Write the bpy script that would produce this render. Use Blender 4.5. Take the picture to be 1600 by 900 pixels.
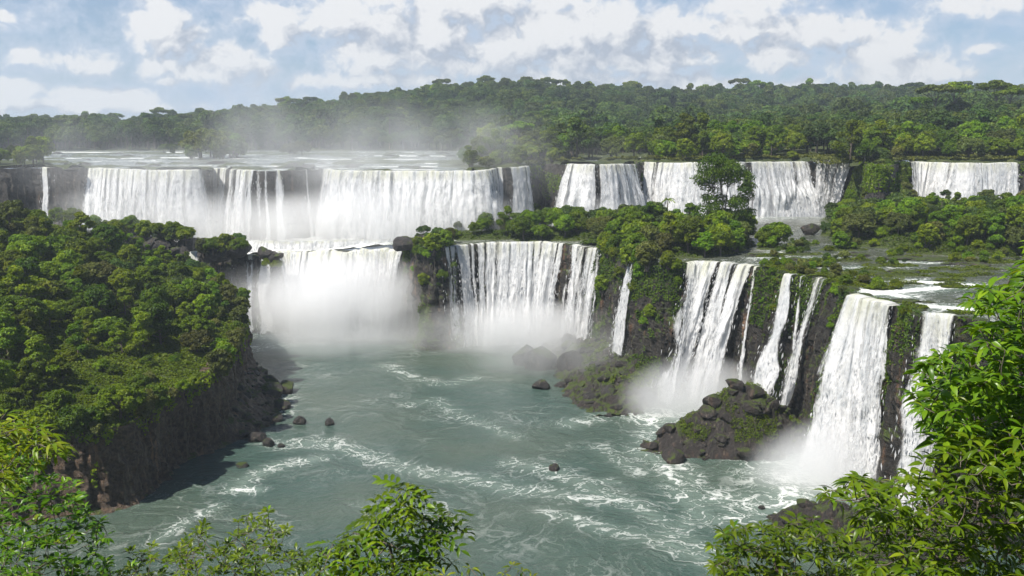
import bpy, math, random
import numpy as np
from mathutils import Matrix, Vector

# ------------------------------------------------------------------ camera, sky, sun, exposure
scene = bpy.context.scene
for o in list(bpy.data.objects):
    bpy.data.objects.remove(o)
C = scene.collection
F = 1400.0                       # focal length in photo pixels (photo 1600 wide)
PITCH = math.atan(235.0 / F)     # the horizon lies at photo row 215
cam_data = bpy.data.cameras.new('camera')
cam_data.sensor_width = 36.0
cam_data.lens = 36.0 * F / 1600.0
cam_data.clip_start = 0.2
cam_data.clip_end = 12000.0
cam = bpy.data.objects.new('camera', cam_data)
C.objects.link(cam)
cam.location = (0, 0, 0)
cam.rotation_euler = (math.pi / 2 - PITCH, 0, 0)
scene.camera = cam

SUN = Vector((-0.44, -0.38, 0.82)).normalized()      # towards the sun
SUN_EL = math.asin(SUN.z)
SUN_AZ = math.atan2(SUN.x, SUN.y)
sun_data = bpy.data.lights.new('sun', 'SUN')
sun_data.energy = 5.0
sun_data.angle = math.radians(0.53)
sun_data.color = (1.0, 0.95, 0.87)
sun = bpy.data.objects.new('sun', sun_data)
C.objects.link(sun)
sun.rotation_euler = (-SUN).to_track_quat('-Z', 'Y').to_euler()
sun.location = (0, 0, 200)

world = bpy.data.worlds.new('World')
scene.world = world
world.use_nodes = True
SKY_STRENGTH = 0.06
scene.view_settings.view_transform = 'Standard'
scene.view_settings.look = 'None'
scene.view_settings.gamma = 1.0
scene.view_settings.use_curve_mapping = False
scene.view_settings.exposure = 0.6
scene.render.engine = 'CYCLES'
cy = scene.cycles
cy.use_denoising = True
cy.max_bounces = 10
cy.diffuse_bounces = 2
cy.glossy_bounces = 2
cy.transmission_bounces = 4
cy.transparent_max_bounces = 16
cy.volume_bounces = 8
cy.volume_step_rate = 1.0
cy.volume_max_steps = 96
cy.sample_clamp_indirect = 6.0
cy.use_adaptive_sampling = True
cy.adaptive_threshold = 0.03

cp, sp = math.cos(PITCH), math.sin(PITCH)


def ray(px, py):
    a, b = (px - 800.0) / F, (450.0 - py) / F
    return np.array([a, cp + b * sp, -sp + b * cp])


def atz(px, py, z):
    d = ray(px, py)
    return d * (z / d[2])


def aty(px, py, y):
    d = ray(px, py)
    return d * (y / d[1])


def project(p):
    x, y, z = p[..., 0], p[..., 1], p[..., 2]
    dep = y * cp - z * sp
    up = y * sp + z * cp
    return 800 + F * x / dep, 450 - F * up / dep, dep


# ------------------------------------------------------------------ node helpers
class NT:
    def __init__(self, tree):
        self.t = tree
        self.n = tree.nodes
        self.l = tree.links

    def new(self, kind, **kw):
        nd = self.n.new(kind)
        for k, v in kw.items():
            if k.startswith('i_'):
                key = k[2:]
                key = int(key) if key.isdigit() else key.replace('_', ' ')
                nd.inputs[key].default_value = v
            else:
                setattr(nd, k, v)
        return nd

    def link(self, a, b):
        self.l.new(a, b)

    def val(self, sock, v):
        if hasattr(v, 'node'):
            self.l.new(v, sock)
        elif v is not None:
            sock.default_value = v

    def math(self, op, a, b=None, c=None, clamp=False):
        nd = self.n.new('ShaderNodeMath')
        nd.operation = op
        nd.use_clamp = clamp
        self.val(nd.inputs[0], a)
        self.val(nd.inputs[1], b)
        self.val(nd.inputs[2], c)
        return nd.outputs[0]

    def vmath(self, op, a, b=None, scale=None):
        nd = self.n.new('ShaderNodeVectorMath')
        nd.operation = op
        self.val(nd.inputs[0], a)
        self.val(nd.inputs[1], b)
        if scale is not None:
            self.val(nd.inputs['Scale'], scale)
        return nd.outputs['Value'] if op in ('LENGTH', 'DISTANCE', 'DOT_PRODUCT') else nd.outputs[0]

    def noise(self, vec, scale, detail=4, rough=0.55, dist=0.0, lac=2.0, color=False):
        nd = self.n.new('ShaderNodeTexNoise')
        self.val(nd.inputs['Vector'], vec)
        nd.inputs['Scale'].default_value = scale
        nd.inputs['Detail'].default_value = detail
        nd.inputs['Roughness'].default_value = rough
        nd.inputs['Distortion'].default_value = dist
        nd.inputs['Lacunarity'].default_value = lac
        return nd.outputs['Color' if color else 'Fac']

    def ramp(self, fac, stops):
        nd = self.n.new('ShaderNodeValToRGB')
        r = nd.color_ramp
        while len(r.elements) < len(stops):
            r.elements.new(0.5)
        for e, (p, c) in zip(r.elements, stops):
            e.position = p
            e.color = c if len(c) == 4 else (*c, 1)
        self.val(nd.inputs[0], fac)
        return nd.outputs[0]

    def step(self, v, lo, hi):
        nd = self.n.new('ShaderNodeMapRange')
        nd.interpolation_type = 'SMOOTHSTEP'
        self.val(nd.inputs['Value'], v)
        nd.inputs['From Min'].default_value = lo
        nd.inputs['From Max'].default_value = hi
        return nd.outputs[0]

    def mix(self, fac, a, b, blend='MIX'):
        nd = self.n.new('ShaderNodeMix')
        nd.data_type = 'RGBA'
        nd.blend_type = blend
        self.val(nd.inputs[0], fac)
        ca = a if hasattr(a, 'node') or len(a) == 4 else (*a, 1)
        cb = b if hasattr(b, 'node') or len(b) == 4 else (*b, 1)
        self.val(nd.inputs[6], ca)
        self.val(nd.inputs[7], cb)
        return nd.outputs[2]

    def scalexyz(self, vec, s):
        return self.vmath('MULTIPLY', vec, s)

    def attr(self, name):
        nd = self.n.new('ShaderNodeAttribute')
        nd.attribute_name = name
        return nd

    def bump(self, h, strength, dist):
        nd = self.n.new('ShaderNodeBump')
        nd.inputs['Strength'].default_value = strength
        nd.inputs['Distance'].default_value = dist
        self.val(nd.inputs['Height'], h)
        return nd.outputs[0]


def material(name):
    m = bpy.data.materials.new(name)
    m.use_nodes = True
    t = NT(m.node_tree)
    t.n.clear()
    out = t.new('ShaderNodeOutputMaterial')
    return m, t, out


# ------------------------------------------------------------------ sky with clouds (direction space only)
def build_sky():
    t = NT(world.node_tree)
    t.n.clear()
    out = t.new('ShaderNodeOutputWorld')
    bg = t.new('ShaderNodeBackground')
    sky = t.new('ShaderNodeTexSky')
    sky.sky_type = 'NISHITA'
    sky.sun_disc = False
    sky.sun_elevation = SUN_EL
    sky.sun_rotation = SUN_AZ
    sky.altitude = 200
    sky.air_density = 1.0
    sky.dust_density = 0.3
    sky.ozone_density = 4.0
    tc = t.new('ShaderNodeTexCoord')
    D = t.vmath('NORMALIZE', tc.outputs['Generated'])
    # cumulus: banks at the directions where this sky has them, plus scattered ones all round, edges broken by fractal noise
    P = t.scalexyz(D, (1.0, 1.0, 1.5))
    warp = t.vmath('SCALE', t.vmath('SUBTRACT', t.noise(P, 22, 3, 0.55, color=True), (0.5, 0.5, 0.5)), scale=0.030)
    blobs = [(250, 42, 52, 36), (270, 62, 40, 26), (135, 100, 52, 20), (250, 105, 36, 18), (40, 88, 16, 9), (372, 102, 66, 32), (330, 114, 42, 18), (470, 127, 44, 14), (268, 128, 14, 7), (18, 24, 10, 6),
             (440, 26, 60, 30), (525, 22, 80, 30), (592, 34, 46, 24), (428, 60, 40, 15), (592, 92, 62, 26), (645, 78, 44, 38), (700, 58, 52, 26), (775, 80, 110, 34), (735, 104, 66, 16), (862, 58, 80, 46), (955, 52, 74, 48),
             (905, 88, 84, 28), (1000, 96, 64, 24), (1045, 42, 60, 30), (1062, 82, 64, 24), (1180, 38, 84, 30), (1262, 46, 62, 30), (1332, 40, 48, 20), (1208, 92, 46, 24), (1080, 130, 84, 15), (1245, 134, 64, 12),
             (1372, 92, 46, 26), (1412, 64, 34, 30), (1402, 112, 90, 34), (1484, 114, 44, 13), (1542, 78, 22, 8), (745, 6, 150, 30), (1532, 4, 70, 14), (24, 145, 60, 15), (170, 150, 80, 14), (100, 166, 140, 12), (620, 128, 110, 13), (880, 122, 120, 14), (1150, 6, 70, 14)]

    def coverage(v):
        c = None
        for (px, py, rx, ry) in blobs:
            d = ray(px, py)
            d = d / np.linalg.norm(d)
            w = t.scalexyz(t.vmath('SUBTRACT', v, (d[0], d[1], d[2] * 1.5)), (F / rx, F / rx, F / ry / 1.5))
            q = t.math('EXPONENT', t.math('MULTIPLY', t.vmath('DOT_PRODUCT', w, w), -0.75))
            c = q if c is None else t.math('SMOOTH_MAX', c, q, 0.25)
        return t.math('MINIMUM', c, 1.15)

    def field(v, detail=6):
        vz = t.scalexyz(v, (1.0, 1.0, 0.72))
        big = t.step(t.noise(v, 9.0, 2, 0.5), 0.50, 0.72)
        fine = t.noise(vz, 36.0, detail, 0.60)
        billow = t.math('ABSOLUTE', t.math('SUBTRACT', t.noise(vz, 40.0, 4, 0.5), 0.5))
        a = t.math('MULTIPLY_ADD', fine, 1.5, t.math('MULTIPLY', big, 0.30))
        return t.math('ADD', t.math('MULTIPLY_ADD', billow, -1.1, a), t.math('MULTIPLY', coverage(v), 0.85))
    PW = t.vmath('ADD', P, warp)
    NZ = (1.0, 1.0, 0.72)
    d0 = field(PW)
    d1 = field(t.vmath('ADD', PW, (-0.020, -0.008, 0.030)), 4)
    sep = t.new('ShaderNodeSeparateXYZ')
    t.link(D, sep.inputs[0])
    el = sep.outputs[2]
    haze = t.step(el, 0.12, 0.0)
    mask = t.step(d0, 1.00, 1.36)
    lit = t.math('MULTIPLY_ADD', t.math('SUBTRACT', d0, d1), 1.9, 0.60, clamp=True)
    # cloud radiance (lit by the same sun): grey-blue bases to white tops
    ccol = t.mix(lit, (0.30, 0.335, 0.40), (0.60, 0.60, 0.605))
    ccol = t.mix(t.math('MULTIPLY', haze, 0.30), ccol, (0.45, 0.495, 0.565))
    veil = t.step(t.noise(t.scalexyz(D, (1, 1, 4.0)), 6.0, 4, 0.6), 0.35, 0.75)
    nsky = t.mix(1.0, sky.outputs[0], (SKY_STRENGTH, SKY_STRENGTH, SKY_STRENGTH), 'MULTIPLY')
    nsky = t.mix(t.math('MULTIPLY_ADD', haze, 0.30, t.math('MULTIPLY', t.math('MULTIPLY_ADD', veil, 0.25, 0.28), t.step(el, 0.5, 0.1))), nsky, (0.335, 0.42, 0.575))
    # seen from below the field thins out overhead, so the zenith stays mostly blue
    high = t.step(el, 0.55, 0.16)
    mask = t.math('MULTIPLY', mask, t.math('MULTIPLY_ADD', high, 0.77, 0.15))
    soft = t.math('MULTIPLY', t.step(d0, 0.66, 1.12), t.math('MULTIPLY', high, 0.60))
    nsky = t.mix(soft, nsky, (0.415, 0.465, 0.55))
    col = t.mix(mask, nsky, ccol)
    t.link(col, bg.inputs[0])
    bg.inputs[1].default_value = 1.0
    t.link(bg.outputs[0], out.inputs[0])
    world.cycles.sampling_method = 'MANUAL'
    world.cycles.sample_map_resolution = 256


build_sky()


# ------------------------------------------------------------------ numeric noise
def _hash(ix, iy, iz, seed):
    h = (ix * 374761393 + iy * 668265263 + iz * 2147483647 + seed * 974634777) & 0xFFFFFFFF
    h = ((h ^ (h >> 13)) * 1274126177) & 0xFFFFFFFF
    h = h ^ (h >> 16)
    return (h & 0xFFFFFF) / float(0xFFFFFF)


def vn(x, y, z=0.0, seed=0):
    x, y, z = np.broadcast_arrays(np.asarray(x, float), np.asarray(y, float), np.asarray(z, float))
    ix, iy, iz = np.floor(x).astype(np.int64), np.floor(y).astype(np.int64), np.floor(z).astype(np.int64)
    fx, fy, fz = x - ix, y - iy, z - iz
    ux, uy, uz = fx * fx * (3 - 2 * fx), fy * fy * (3 - 2 * fy), fz * fz * (3 - 2 * fz)
    r = 0
    for a in (0, 1):
        wx = ux if a else 1 - ux
        for b in (0, 1):
            wy = uy if b else 1 - uy
            for c in (0, 1):
                wz = uz if c else 1 - uz
                r = r + wx * wy * wz * _hash(ix + a, iy + b, iz + c, seed)
    return r


def fbm(x, y, z=0.0, seed=0, octv=4, gain=0.5):
    s, a, tot, f = 0, 1.0, 0, 1.0
    for i in range(octv):
        s = s + a * vn(np.asarray(x) * f + i * 17.3, np.asarray(y) * f - i * 9.1, np.asarray(z) * f, seed + i)
        tot += a
        a *= gain
        f *= 2.03
    return s / tot


def sstep(v, lo, hi):
    t = np.clip((np.asarray(v, float) - lo) / (hi - lo), 0, 1)
    return t * t * (3 - 2 * t)


# ------------------------------------------------------------------ mesh / object helpers
def mesh_from(name, V, faces, mats=(), smooth=False, fmat=None, attrs=None, uv=None):
    """faces: an int array (n,3) or (n,4), or a list of such arrays."""
    me = bpy.data.meshes.new(name)
    V = np.asarray(V, np.float32)
    fl = faces if isinstance(faces, list) else [faces]
    fl = [np.asarray(f, np.int32) for f in fl if len(f)]
    me.vertices.add(len(V))
    me.vertices.foreach_set('co', V.ravel())
    loops = np.concatenate([f.ravel() for f in fl])
    counts = np.concatenate([np.full(len(f), f.shape[1], np.int32) for f in fl])
    starts = np.concatenate([[0], np.cumsum(counts)[:-1]]).astype(np.int32)
    me.loops.add(len(loops))
    me.loops.foreach_set('vertex_index', loops)
    me.polygons.add(len(counts))
    me.polygons.foreach_set('loop_start', starts)
    me.polygons.foreach_set('loop_total', counts)
    if fmat is not None:
        me.polygons.foreach_set('material_index', np.asarray(fmat, np.int32))
    me.polygons.foreach_set('use_smooth', np.full(len(counts), bool(smooth)))
    for m in mats:
        me.materials.append(m)
    for k, v in (attrs or {}).items():
        a = me.attributes.new(k, 'FLOAT', 'POINT')
        a.data.foreach_set('value', np.asarray(v, np.float32))
    if uv is not None:
        l = me.uv_layers.new(name='UVMap')
        l.data.foreach_set('uv', np.asarray(uv, np.float32)[loops].ravel())
    me.update()
    me.validate()
    return me


def obj(name, me, parent=None):
    o = bpy.data.objects.new(name, me)
    C.objects.link(o)
    if parent is not None:
        o.parent = parent
    return o


def tag(o, label, cat, group=None):
    o['label'] = label
    o['category'] = cat
    if group:
        o['group'] = group
    return o


def thing(name, loc, label=None, cat=None, group=None, rz=0.0, s=1.0):
    o = bpy.data.objects.new(name, None)
    C.objects.link(o)
    o.location = loc
    o.rotation_euler = (0, 0, rz)
    o.scale = (s, s, s) if not hasattr(s, '__len__') else s
    if label:
        tag(o, label, cat, group)
    return o


def structure(o):
    o['kind'] = 'structure'
    return o


def stuff(o):
    o['kind'] = 'stuff'
    return o


def grid_faces(nu, nv):
    i = np.arange(nu - 1)[:, None] * nv + np.arange(nv - 1)[None, :]
    i = i.ravel()
    return np.stack([i, i + nv, i + nv + 1, i + 1], 1)


class Geo:
    """collects vertices and faces"""
    def __init__(self):
        self.V, self.T, self.Q, self.A = [], [], [], []
        self.n = 0

    def add(self, V, T=None, Q=None, a=0.0):
        V = np.asarray(V, float)
        self.V.append(V)
        self.A.append(np.full(len(V), a) if np.isscalar(a) else np.asarray(a))
        if T is not None:
            self.T.append(np.asarray(T) + self.n)
        if Q is not None:
            self.Q.append(np.asarray(Q) + self.n)
        self.n += len(V)

    def mesh(self, name, mats, smooth=False, attr='tint'):
        f = []
        if self.T:
            f.append(np.concatenate(self.T))
        if self.Q:
            f.append(np.concatenate(self.Q))
        return mesh_from(name, np.concatenate(self.V), f, mats, smooth, attrs={attr: np.concatenate(self.A)})

    def tube(self, pts, rad, sides=6):
        pts = np.asarray(pts, float)
        rad = np.asarray(rad, float)
        n = len(pts)
        tg = np.gradient(pts, axis=0)
        tg /= np.linalg.norm(tg, axis=1)[:, None] + 1e-9
        ref = np.where(np.abs(tg[:, 2:3]) < 0.9, [[0, 0, 1.0]], [[1.0, 0, 0]])
        a = np.cross(tg, ref)
        a /= np.linalg.norm(a, axis=1)[:, None] + 1e-9
        b = np.cross(tg, a)
        th = np.arange(sides) / sides * 2 * math.pi
        V = pts[:, None, :] + rad[:, None, None] * (a[:, None, :] * np.cos(th)[None, :, None] + b[:, None, :] * np.sin(th)[None, :, None])
        q = []
        for i in range(n - 1):
            for k in range(sides):
                k2 = (k + 1) % sides
                q.append((i * sides + k, i * sides + k2, (i + 1) * sides + k2, (i + 1) * sides + k))
        self.add(V.reshape(-1, 3), Q=q)


# ------------------------------------------------------------------ materials
def leaf_material(name, c1, c2, c3, trans=0.3, rough=0.5, spec=0.18, size=1.0):
    m, t, out = material(name)
    tint = t.attr('tint').outputs['Fac']
    oi = t.new('ShaderNodeObjectInfo')
    col = t.ramp(tint, [(0.0, c1), (0.5, c2), (1.0, c3)])
    hue = t.new('ShaderNodeHueSaturation')
    t.val(hue.inputs['Hue'], t.math('MULTIPLY_ADD', oi.outputs['Random'], 0.045, 0.478))
    t.val(hue.inputs['Value'], t.math('MULTIPLY_ADD', t.math('FRACT', t.math('MULTIPLY', oi.outputs['Random'], 7.13)), 0.85, 0.65))
    hue.inputs['Saturation'].default_value = 1.04
    t.link(col, hue.inputs['Color'])
    b = t.new('ShaderNodeBsdfPrincipled')
    t.link(hue.outputs[0], b.inputs['Base Color'])
    b.inputs['Roughness'].default_value = rough
    b.inputs['Specular IOR Level'].default_value = spec
    tr = t.new('ShaderNodeBsdfTranslucent')
    tc = t.mix(1.0, hue.outputs[0], (1.5, 1.35, 0.55), 'MULTIPLY')
    t.link(tc, tr.inputs[0])
    mx = t.new('ShaderNodeMixShader')
    mx.inputs[0].default_value = trans
    t.link(b.outputs[0], mx.inputs[1])
    t.link(tr.outputs[0], mx.inputs[2])
    t.link(mx.outputs[0], out.inputs[0])
    return m


def bark_material():
    m, t, out = material('bark')
    g = t.new('ShaderNodeTexCoord').outputs['Object']
    n = t.noise(t.scalexyz(g, (1, 1, 0.25)), 6, 5, 0.65)
    b = t.new('ShaderNodeBsdfPrincipled')
    t.link(t.ramp(n, [(0.3, (0.055, 0.043, 0.032)), (0.6, (0.14, 0.115, 0.09)), (0.8, (0.26, 0.235, 0.20))]), b.inputs['Base Color'])
    b.inputs['Roughness'].default_value = 0.85
    t.link(t.bump(n, 0.6, 0.05), b.inputs['Normal'])
    t.link(b.outputs[0], out.inputs[0])
    return m


def rock_material(name, dark, mid, warm, moss=0.5, scale=1.0, mosslo=0.35, pale=0.45):
    m, t, out = material(name)
    g = t.new('ShaderNodeNewGeometry')
    P = g.outputs['Position']
    n1 = t.noise(t.scalexyz(P, (1, 1, 0.35)), 0.35 * scale, 6, 0.62)
    n2 = t.noise(P, 1.6 * scale, 6, 0.65)
    streak = t.noise(t.scalexyz(P, (1, 1, 0.06)), 0.9 * scale, 4, 0.6)
    col = t.mix(t.step(n2, 0.3, 0.72), dark, mid)
    col = t.mix(t.math('MULTIPLY', t.step(n1, 0.54, 0.70), t.step(streak, 0.42, 0.6)), col, warm)
    col = t.mix(t.math('MULTIPLY', t.step(streak, 0.56, 0.72), pale), col, (0.24, 0.195, 0.145))
    sp_ = t.new('ShaderNodeSeparateXYZ')
    t.link(g.outputs['Normal'], sp_.inputs[0])
    up = t.step(sp_.outputs[2], mosslo, mosslo + 0.5)
    mn = t.noise(P, 0.22 * scale, 5, 0.6)
    mm = t.step(t.math('ADD', mn, t.math('MULTIPLY', up, 0.22)), 0.70 - 0.25 * moss, 0.80 - 0.25 * moss)
    mm = t.math('MULTIPLY', mm, t.step(n2, 0.30, 0.5))
    mcol = t.ramp(t.noise(P, 2.5 * scale, 5, 0.7), [(0.3, (0.020, 0.034, 0.007)), (0.55, (0.060, 0.085, 0.014)), (0.75, (0.12, 0.135, 0.025))])
    col = t.mix(mm, col, mcol)
    b = t.new('ShaderNodeBsdfPrincipled')
    t.link(col, b.inputs['Base Color'])
    t.val(b.inputs['Roughness'], t.math('MULTIPLY_ADD', mm, 0.35, 0.52))
    b.inputs['Specular IOR Level'].default_value = 0.35
    h = t.math('ADD', t.math('MULTIPLY', t.noise(t.scalexyz(P, (1, 1, 0.6)), 0.9 * scale, 9, 0.74), 1.4), t.math('MULTIPLY', n2, 0.4))
    t.link(t.bump(h, 0.9, 0.9 / scale), b.inputs['Normal'])
    t.link(b.outputs[0], out.inputs[0])
    return m


def soil_material():
    m, t, out = material('undergrowth_soil')
    P = t.new('ShaderNodeNewGeometry').outputs['Position']
    n = t.noise(P, 0.35, 6, 0.65)
    n2 = t.noise(P, 2.2, 5, 0.7)
    col = t.ramp(n, [(0.30, (0.022, 0.036, 0.009)), (0.5, (0.045, 0.062, 0.014)), (0.62, (0.085, 0.095, 0.022)), (0.75, (0.085, 0.062, 0.034))])
    col = t.mix(t.step(n2, 0.35, 0.7), col, (0.035, 0.05, 0.012))
    b = t.new('ShaderNodeBsdfPrincipled')
    t.link(col, b.inputs['Base Color'])
    b.inputs['Roughness'].default_value = 0.9
    t.link(t.bump(n2, 0.9, 0.6), b.inputs['Normal'])
    t.link(b.outputs[0], out.inputs[0])
    return m


def river_material(name, body, warmbody, foam_bias=0.0, scale=1.0, rough=0.16):
    """moving river: grey-green body, wind ripples, drifting foam filaments; 'foam' tells where foam collects."""
    m, t, out = material(name)
    P = t.new('ShaderNodeNewGeometry').outputs['Position']
    fa = t.attr('foam').outputs['Fac']
    P2 = t.scalexyz(P, (1, 1, 0.0))
    w1 = t.vmath('SCALE', t.vmath('SUBTRACT', t.noise(P2, 0.045 * scale, 3, 0.5, color=True), (0.5, 0.5, 0.5)), scale=34.0 / scale)
    w2 = t.vmath('SCALE', t.vmath('SUBTRACT', t.noise(P2, 0.22 * scale, 4, 0.6, color=True), (0.5, 0.5, 0.5)), scale=6.5 / scale)
    Q = t.vmath('ADD', t.vmath('ADD', P2, w1), w2)
    Q = t.scalexyz(Q, (0.55, 1.0, 1.0))
    r1 = t.math('ABSOLUTE', t.math('SUBTRACT', t.noise(Q, 0.11 * scale, 2, 0.5), 0.5))
    r2 = t.math('ABSOLUTE', t.math('SUBTRACT', t.noise(Q, 0.30 * scale, 3, 0.55), 0.5))
    l1 = t.step(r1, 0.024, 0.0)
    l2 = t.step(r2, 0.028, 0.0)
    lines = t.math('MAXIMUM', l1, t.math('MULTIPLY', l2, 0.75))
    brk = t.noise(P2, 0.8 * scale, 5, 0.7)
    fil = t.math('MULTIPLY', lines, t.step(brk, 0.24, 0.52))
    patch = t.step(t.noise(P2, 0.05 * scale, 3, 0.5), 0.40, 0.66)
    amount = t.math('ADD', t.math('MULTIPLY', patch, 0.16), t.math('MULTIPLY', fa, 1.05))
    amount = t.math('ADD', amount, foam_bias)
    foam = t.math('MULTIPLY', fil, t.math('MINIMUM', amount, 1.0))
    solid = t.step(t.math('ADD', fa, t.math('MULTIPLY', t.math('SUBTRACT', brk, 0.5), 1.3)), 0.86, 1.2)
    speck = t.math('MULTIPLY', t.step(t.noise(P2, 2.4 * scale, 3, 0.6), 0.66, 0.74), t.math('MULTIPLY', amount, 0.35))
    foam = t.math('MAXIMUM', t.math('MAXIMUM', foam, solid), speck)
    foam = t.math('MINIMUM', foam, 1.0)
    big = t.noise(P2, 0.028 * scale, 3, 0.5)
    col = t.mix(t.step(big, 0.35, 0.65), body, warmbody)
    milky = t.math('MULTIPLY', t.math('MINIMUM', fa, 1.0), 0.55)
    col = t.mix(milky, col, (0.26, 0.33, 0.28))
    col = t.mix(foam, col, (0.82, 0.83, 0.80))
    b = t.new('ShaderNodeBsdfPrincipled')
    t.link(col, b.inputs['Base Color'])
    t.val(b.inputs['Roughness'], t.math('MULTIPLY_ADD', foam, 0.6, rough))
    b.inputs['IOR'].default_value = 1.33
    wv = t.noise(t.scalexyz(Q, (1.0, 2.2, 1)), 0.42 * scale, 4, 0.6)
    wf = t.noise(t.scalexyz(P2, (1, 1.8, 1)), 1.5 * scale, 4, 0.65)
    swirl = t.noise(Q, 0.16 * scale, 2, 0.5)
    h = t.math('ADD', t.math('MULTIPLY', wv, 0.55), t.math('MULTIPLY', wf, 0.16))
    h = t.math('ADD', h, t.math('MULTIPLY', swirl, 1.1))
    h = t.math('ADD', h, t.math('MULTIPLY', foam, 0.12))
    t.link(t.bump(h, 0.85, 1.0 / scale), b.inputs['Normal'])
    t.link(b.outputs[0], out.inputs[0])
    return m


def fall_material():
    """falling white water: streaks that open onto the rock behind, glassy green just below the lip."""
    m, t, out = material('falling_water')
    uvn = t.new('ShaderNodeUVMap')
    uvn.uv_map = 'UVMap'
    U = uvn.outputs[0]                       # u metres along the lip, v metres fallen
    dens = t.attr('dens').outputs['Fac']
    fall = t.attr('drop').outputs['Fac']     # 0 at the lip, 1 at the plunge
    s1 = t.noise(t.scalexyz(U, (1.0, 0.11, 1)), 0.55, 6, 0.60, dist=0.5)
    s2 = t.noise(t.scalexyz(U, (1.0, 0.20, 1)), 2.2, 5, 0.65, dist=0.5)
    spray = t.noise(t.scalexyz(U, (1.0, 0.60, 1)), 0.75, 7, 0.68, dist=0.4)
    s = t.math('ADD', t.math('MULTIPLY', s1, 0.48), t.math('ADD', t.math('MULTIPLY', s2, 0.22), t.math('MULTIPLY', spray, 0.30)))
    a = t.math('ADD', t.math('MULTIPLY', t.math('SUBTRACT', s, 0.5), 2.6), t.math('SUBTRACT', t.math('MULTIPLY', dens, 1.7), 0.55))
    alpha = t.step(a, -0.12, 0.55)
    white = t.mix(t.step(s, 0.36, 0.56), (0.50, 0.53, 0.56), (0.80, 0.80, 0.80))
    glass = t.math('MULTIPLY', t.step(fall, 0.20, 0.0), t.step(s1, 0.40, 0.60))
    col = t.mix(t.math('MULTIPLY', glass, 0.55), white, (0.46, 0.47, 0.28))
    b = t.new('ShaderNodeBsdfPrincipled')
    t.link(col, b.inputs['Base Color'])
    b.inputs['Roughness'].default_value = 0.6
    b.inputs['Specular IOR Level'].default_value = 0.25
    hh = t.math('ADD', t.math('MULTIPLY', s1, 0.8), t.math('ADD', t.math('MULTIPLY', s2, 0.30), t.math('MULTIPLY', spray, 0.9)))
    t.link(t.bump(hh, 0.6, 0.7), b.inputs['Normal'])
    tr = t.new('ShaderNodeBsdfTranslucent')
    t.link(col, tr.inputs[0])
    mx = t.new('ShaderNodeMixShader')
    mx.inputs[0].default_value = 0.28
    t.link(b.outputs[0], mx.inputs[1])
    t.link(tr.outputs[0], mx.inputs[2])
    tp = t.new('ShaderNodeBsdfTransparent')
    m2 = t.new('ShaderNodeMixShader')
    t.link(alpha, m2.inputs[0])
    t.link(tp.outputs[0], m2.inputs[1])
    t.link(mx.outputs[0], m2.inputs[2])
    t.link(m2.outputs[0], out.inputs[0])
    return m


LEAF = leaf_material('forest_leaf', (0.044, 0.086, 0.007), (0.110, 0.172, 0.012), (0.205, 0.265, 0.024), trans=0.34)
LEAF_FAR = leaf_material('distant_leaf', (0.028, 0.056, 0.015), (0.060, 0.100, 0.022), (0.118, 0.152, 0.032), trans=0.28)
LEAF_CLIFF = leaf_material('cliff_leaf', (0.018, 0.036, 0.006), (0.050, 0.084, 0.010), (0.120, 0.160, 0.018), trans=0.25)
LEAF_OLIVE = leaf_material('olive_leaf', (0.055, 0.070, 0.016), (0.090, 0.108, 0.024), (0.15, 0.16, 0.04), trans=0.25)
LEAF_GRASS = leaf_material('ground_cover_leaf', (0.075, 0.120, 0.010), (0.15, 0.205, 0.018), (0.25, 0.285, 0.035), trans=0.35)
LEAF_NEAR = leaf_material('glossy_leaf', (0.040, 0.080, 0.008), (0.085, 0.150, 0.012), (0.18, 0.25, 0.022), trans=0.36, rough=0.34, spec=0.32)
LEAF_BRIGHT = leaf_material('fresh_leaf', (0.050, 0.095, 0.008), (0.095, 0.165, 0.012), (0.17, 0.235, 0.02), trans=0.38, rough=0.36, spec=0.3)
LEAF_YELLOW = leaf_material('young_leaf', (0.075, 0.115, 0.010), (0.15, 0.20, 0.016), (0.26, 0.27, 0.03), trans=0.42, rough=0.38, spec=0.3)
BARK = bark_material()
ROCK = rock_material('basalt_cliff', (0.011, 0.010, 0.009), (0.042, 0.036, 0.030), (0.17, 0.090, 0.048), moss=0.52)
ROCK_UP = rock_material('wet_basalt', (0.020, 0.018, 0.016), (0.055, 0.048, 0.044), (0.12, 0.085, 0.06), moss=0.12)
ROCK_PEN = rock_material('headland_rock', (0.036, 0.026, 0.018), (0.16, 0.108, 0.072), (0.34, 0.20, 0.115), moss=0.05, pale=0.8)
STONE = rock_material('boulder_rock', (0.014, 0.012, 0.011), (0.048, 0.040, 0.036), (0.085, 0.052, 0.038), moss=0.34, scale=1.6, mosslo=0.45)
STONE_DARK = rock_material('wet_boulder', (0.014, 0.013, 0.012), (0.045, 0.040, 0.038), (0.07, 0.052, 0.042), moss=0.0, scale=1.6)
SOIL = soil_material()
FALL = fall_material()
SPRAY, _t, _o = material('spray_white')
_b = _t.new('ShaderNodeBsdfDiffuse')
_b.inputs[0].default_value = (0.64, 0.65, 0.66, 1)
_r = _t.new('ShaderNodeBsdfTranslucent')
_r.inputs[0].default_value = (0.64, 0.65, 0.66, 1)
_m = _t.new('ShaderNodeMixShader')
_m.inputs[0].default_value = 0.4
_t.link(_b.outputs[0], _m.inputs[1])
_t.link(_r.outputs[0], _m.inputs[2])
_t.link(_m.outputs[0], _o.inputs[0])
RIVER_LOW = river_material('gorge_water', (0.046, 0.082, 0.068), (0.066, 0.094, 0.072), 0.0)
RIVER_TERR = river_material('shelf_water', (0.050, 0.060, 0.042), (0.075, 0.080, 0.055), 0.15, scale=1.8)
RIVER_UP = river_material('upper_water', (0.085, 0.095, 0.085), (0.13, 0.14, 0.125), 0.2, scale=0.9)


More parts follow.
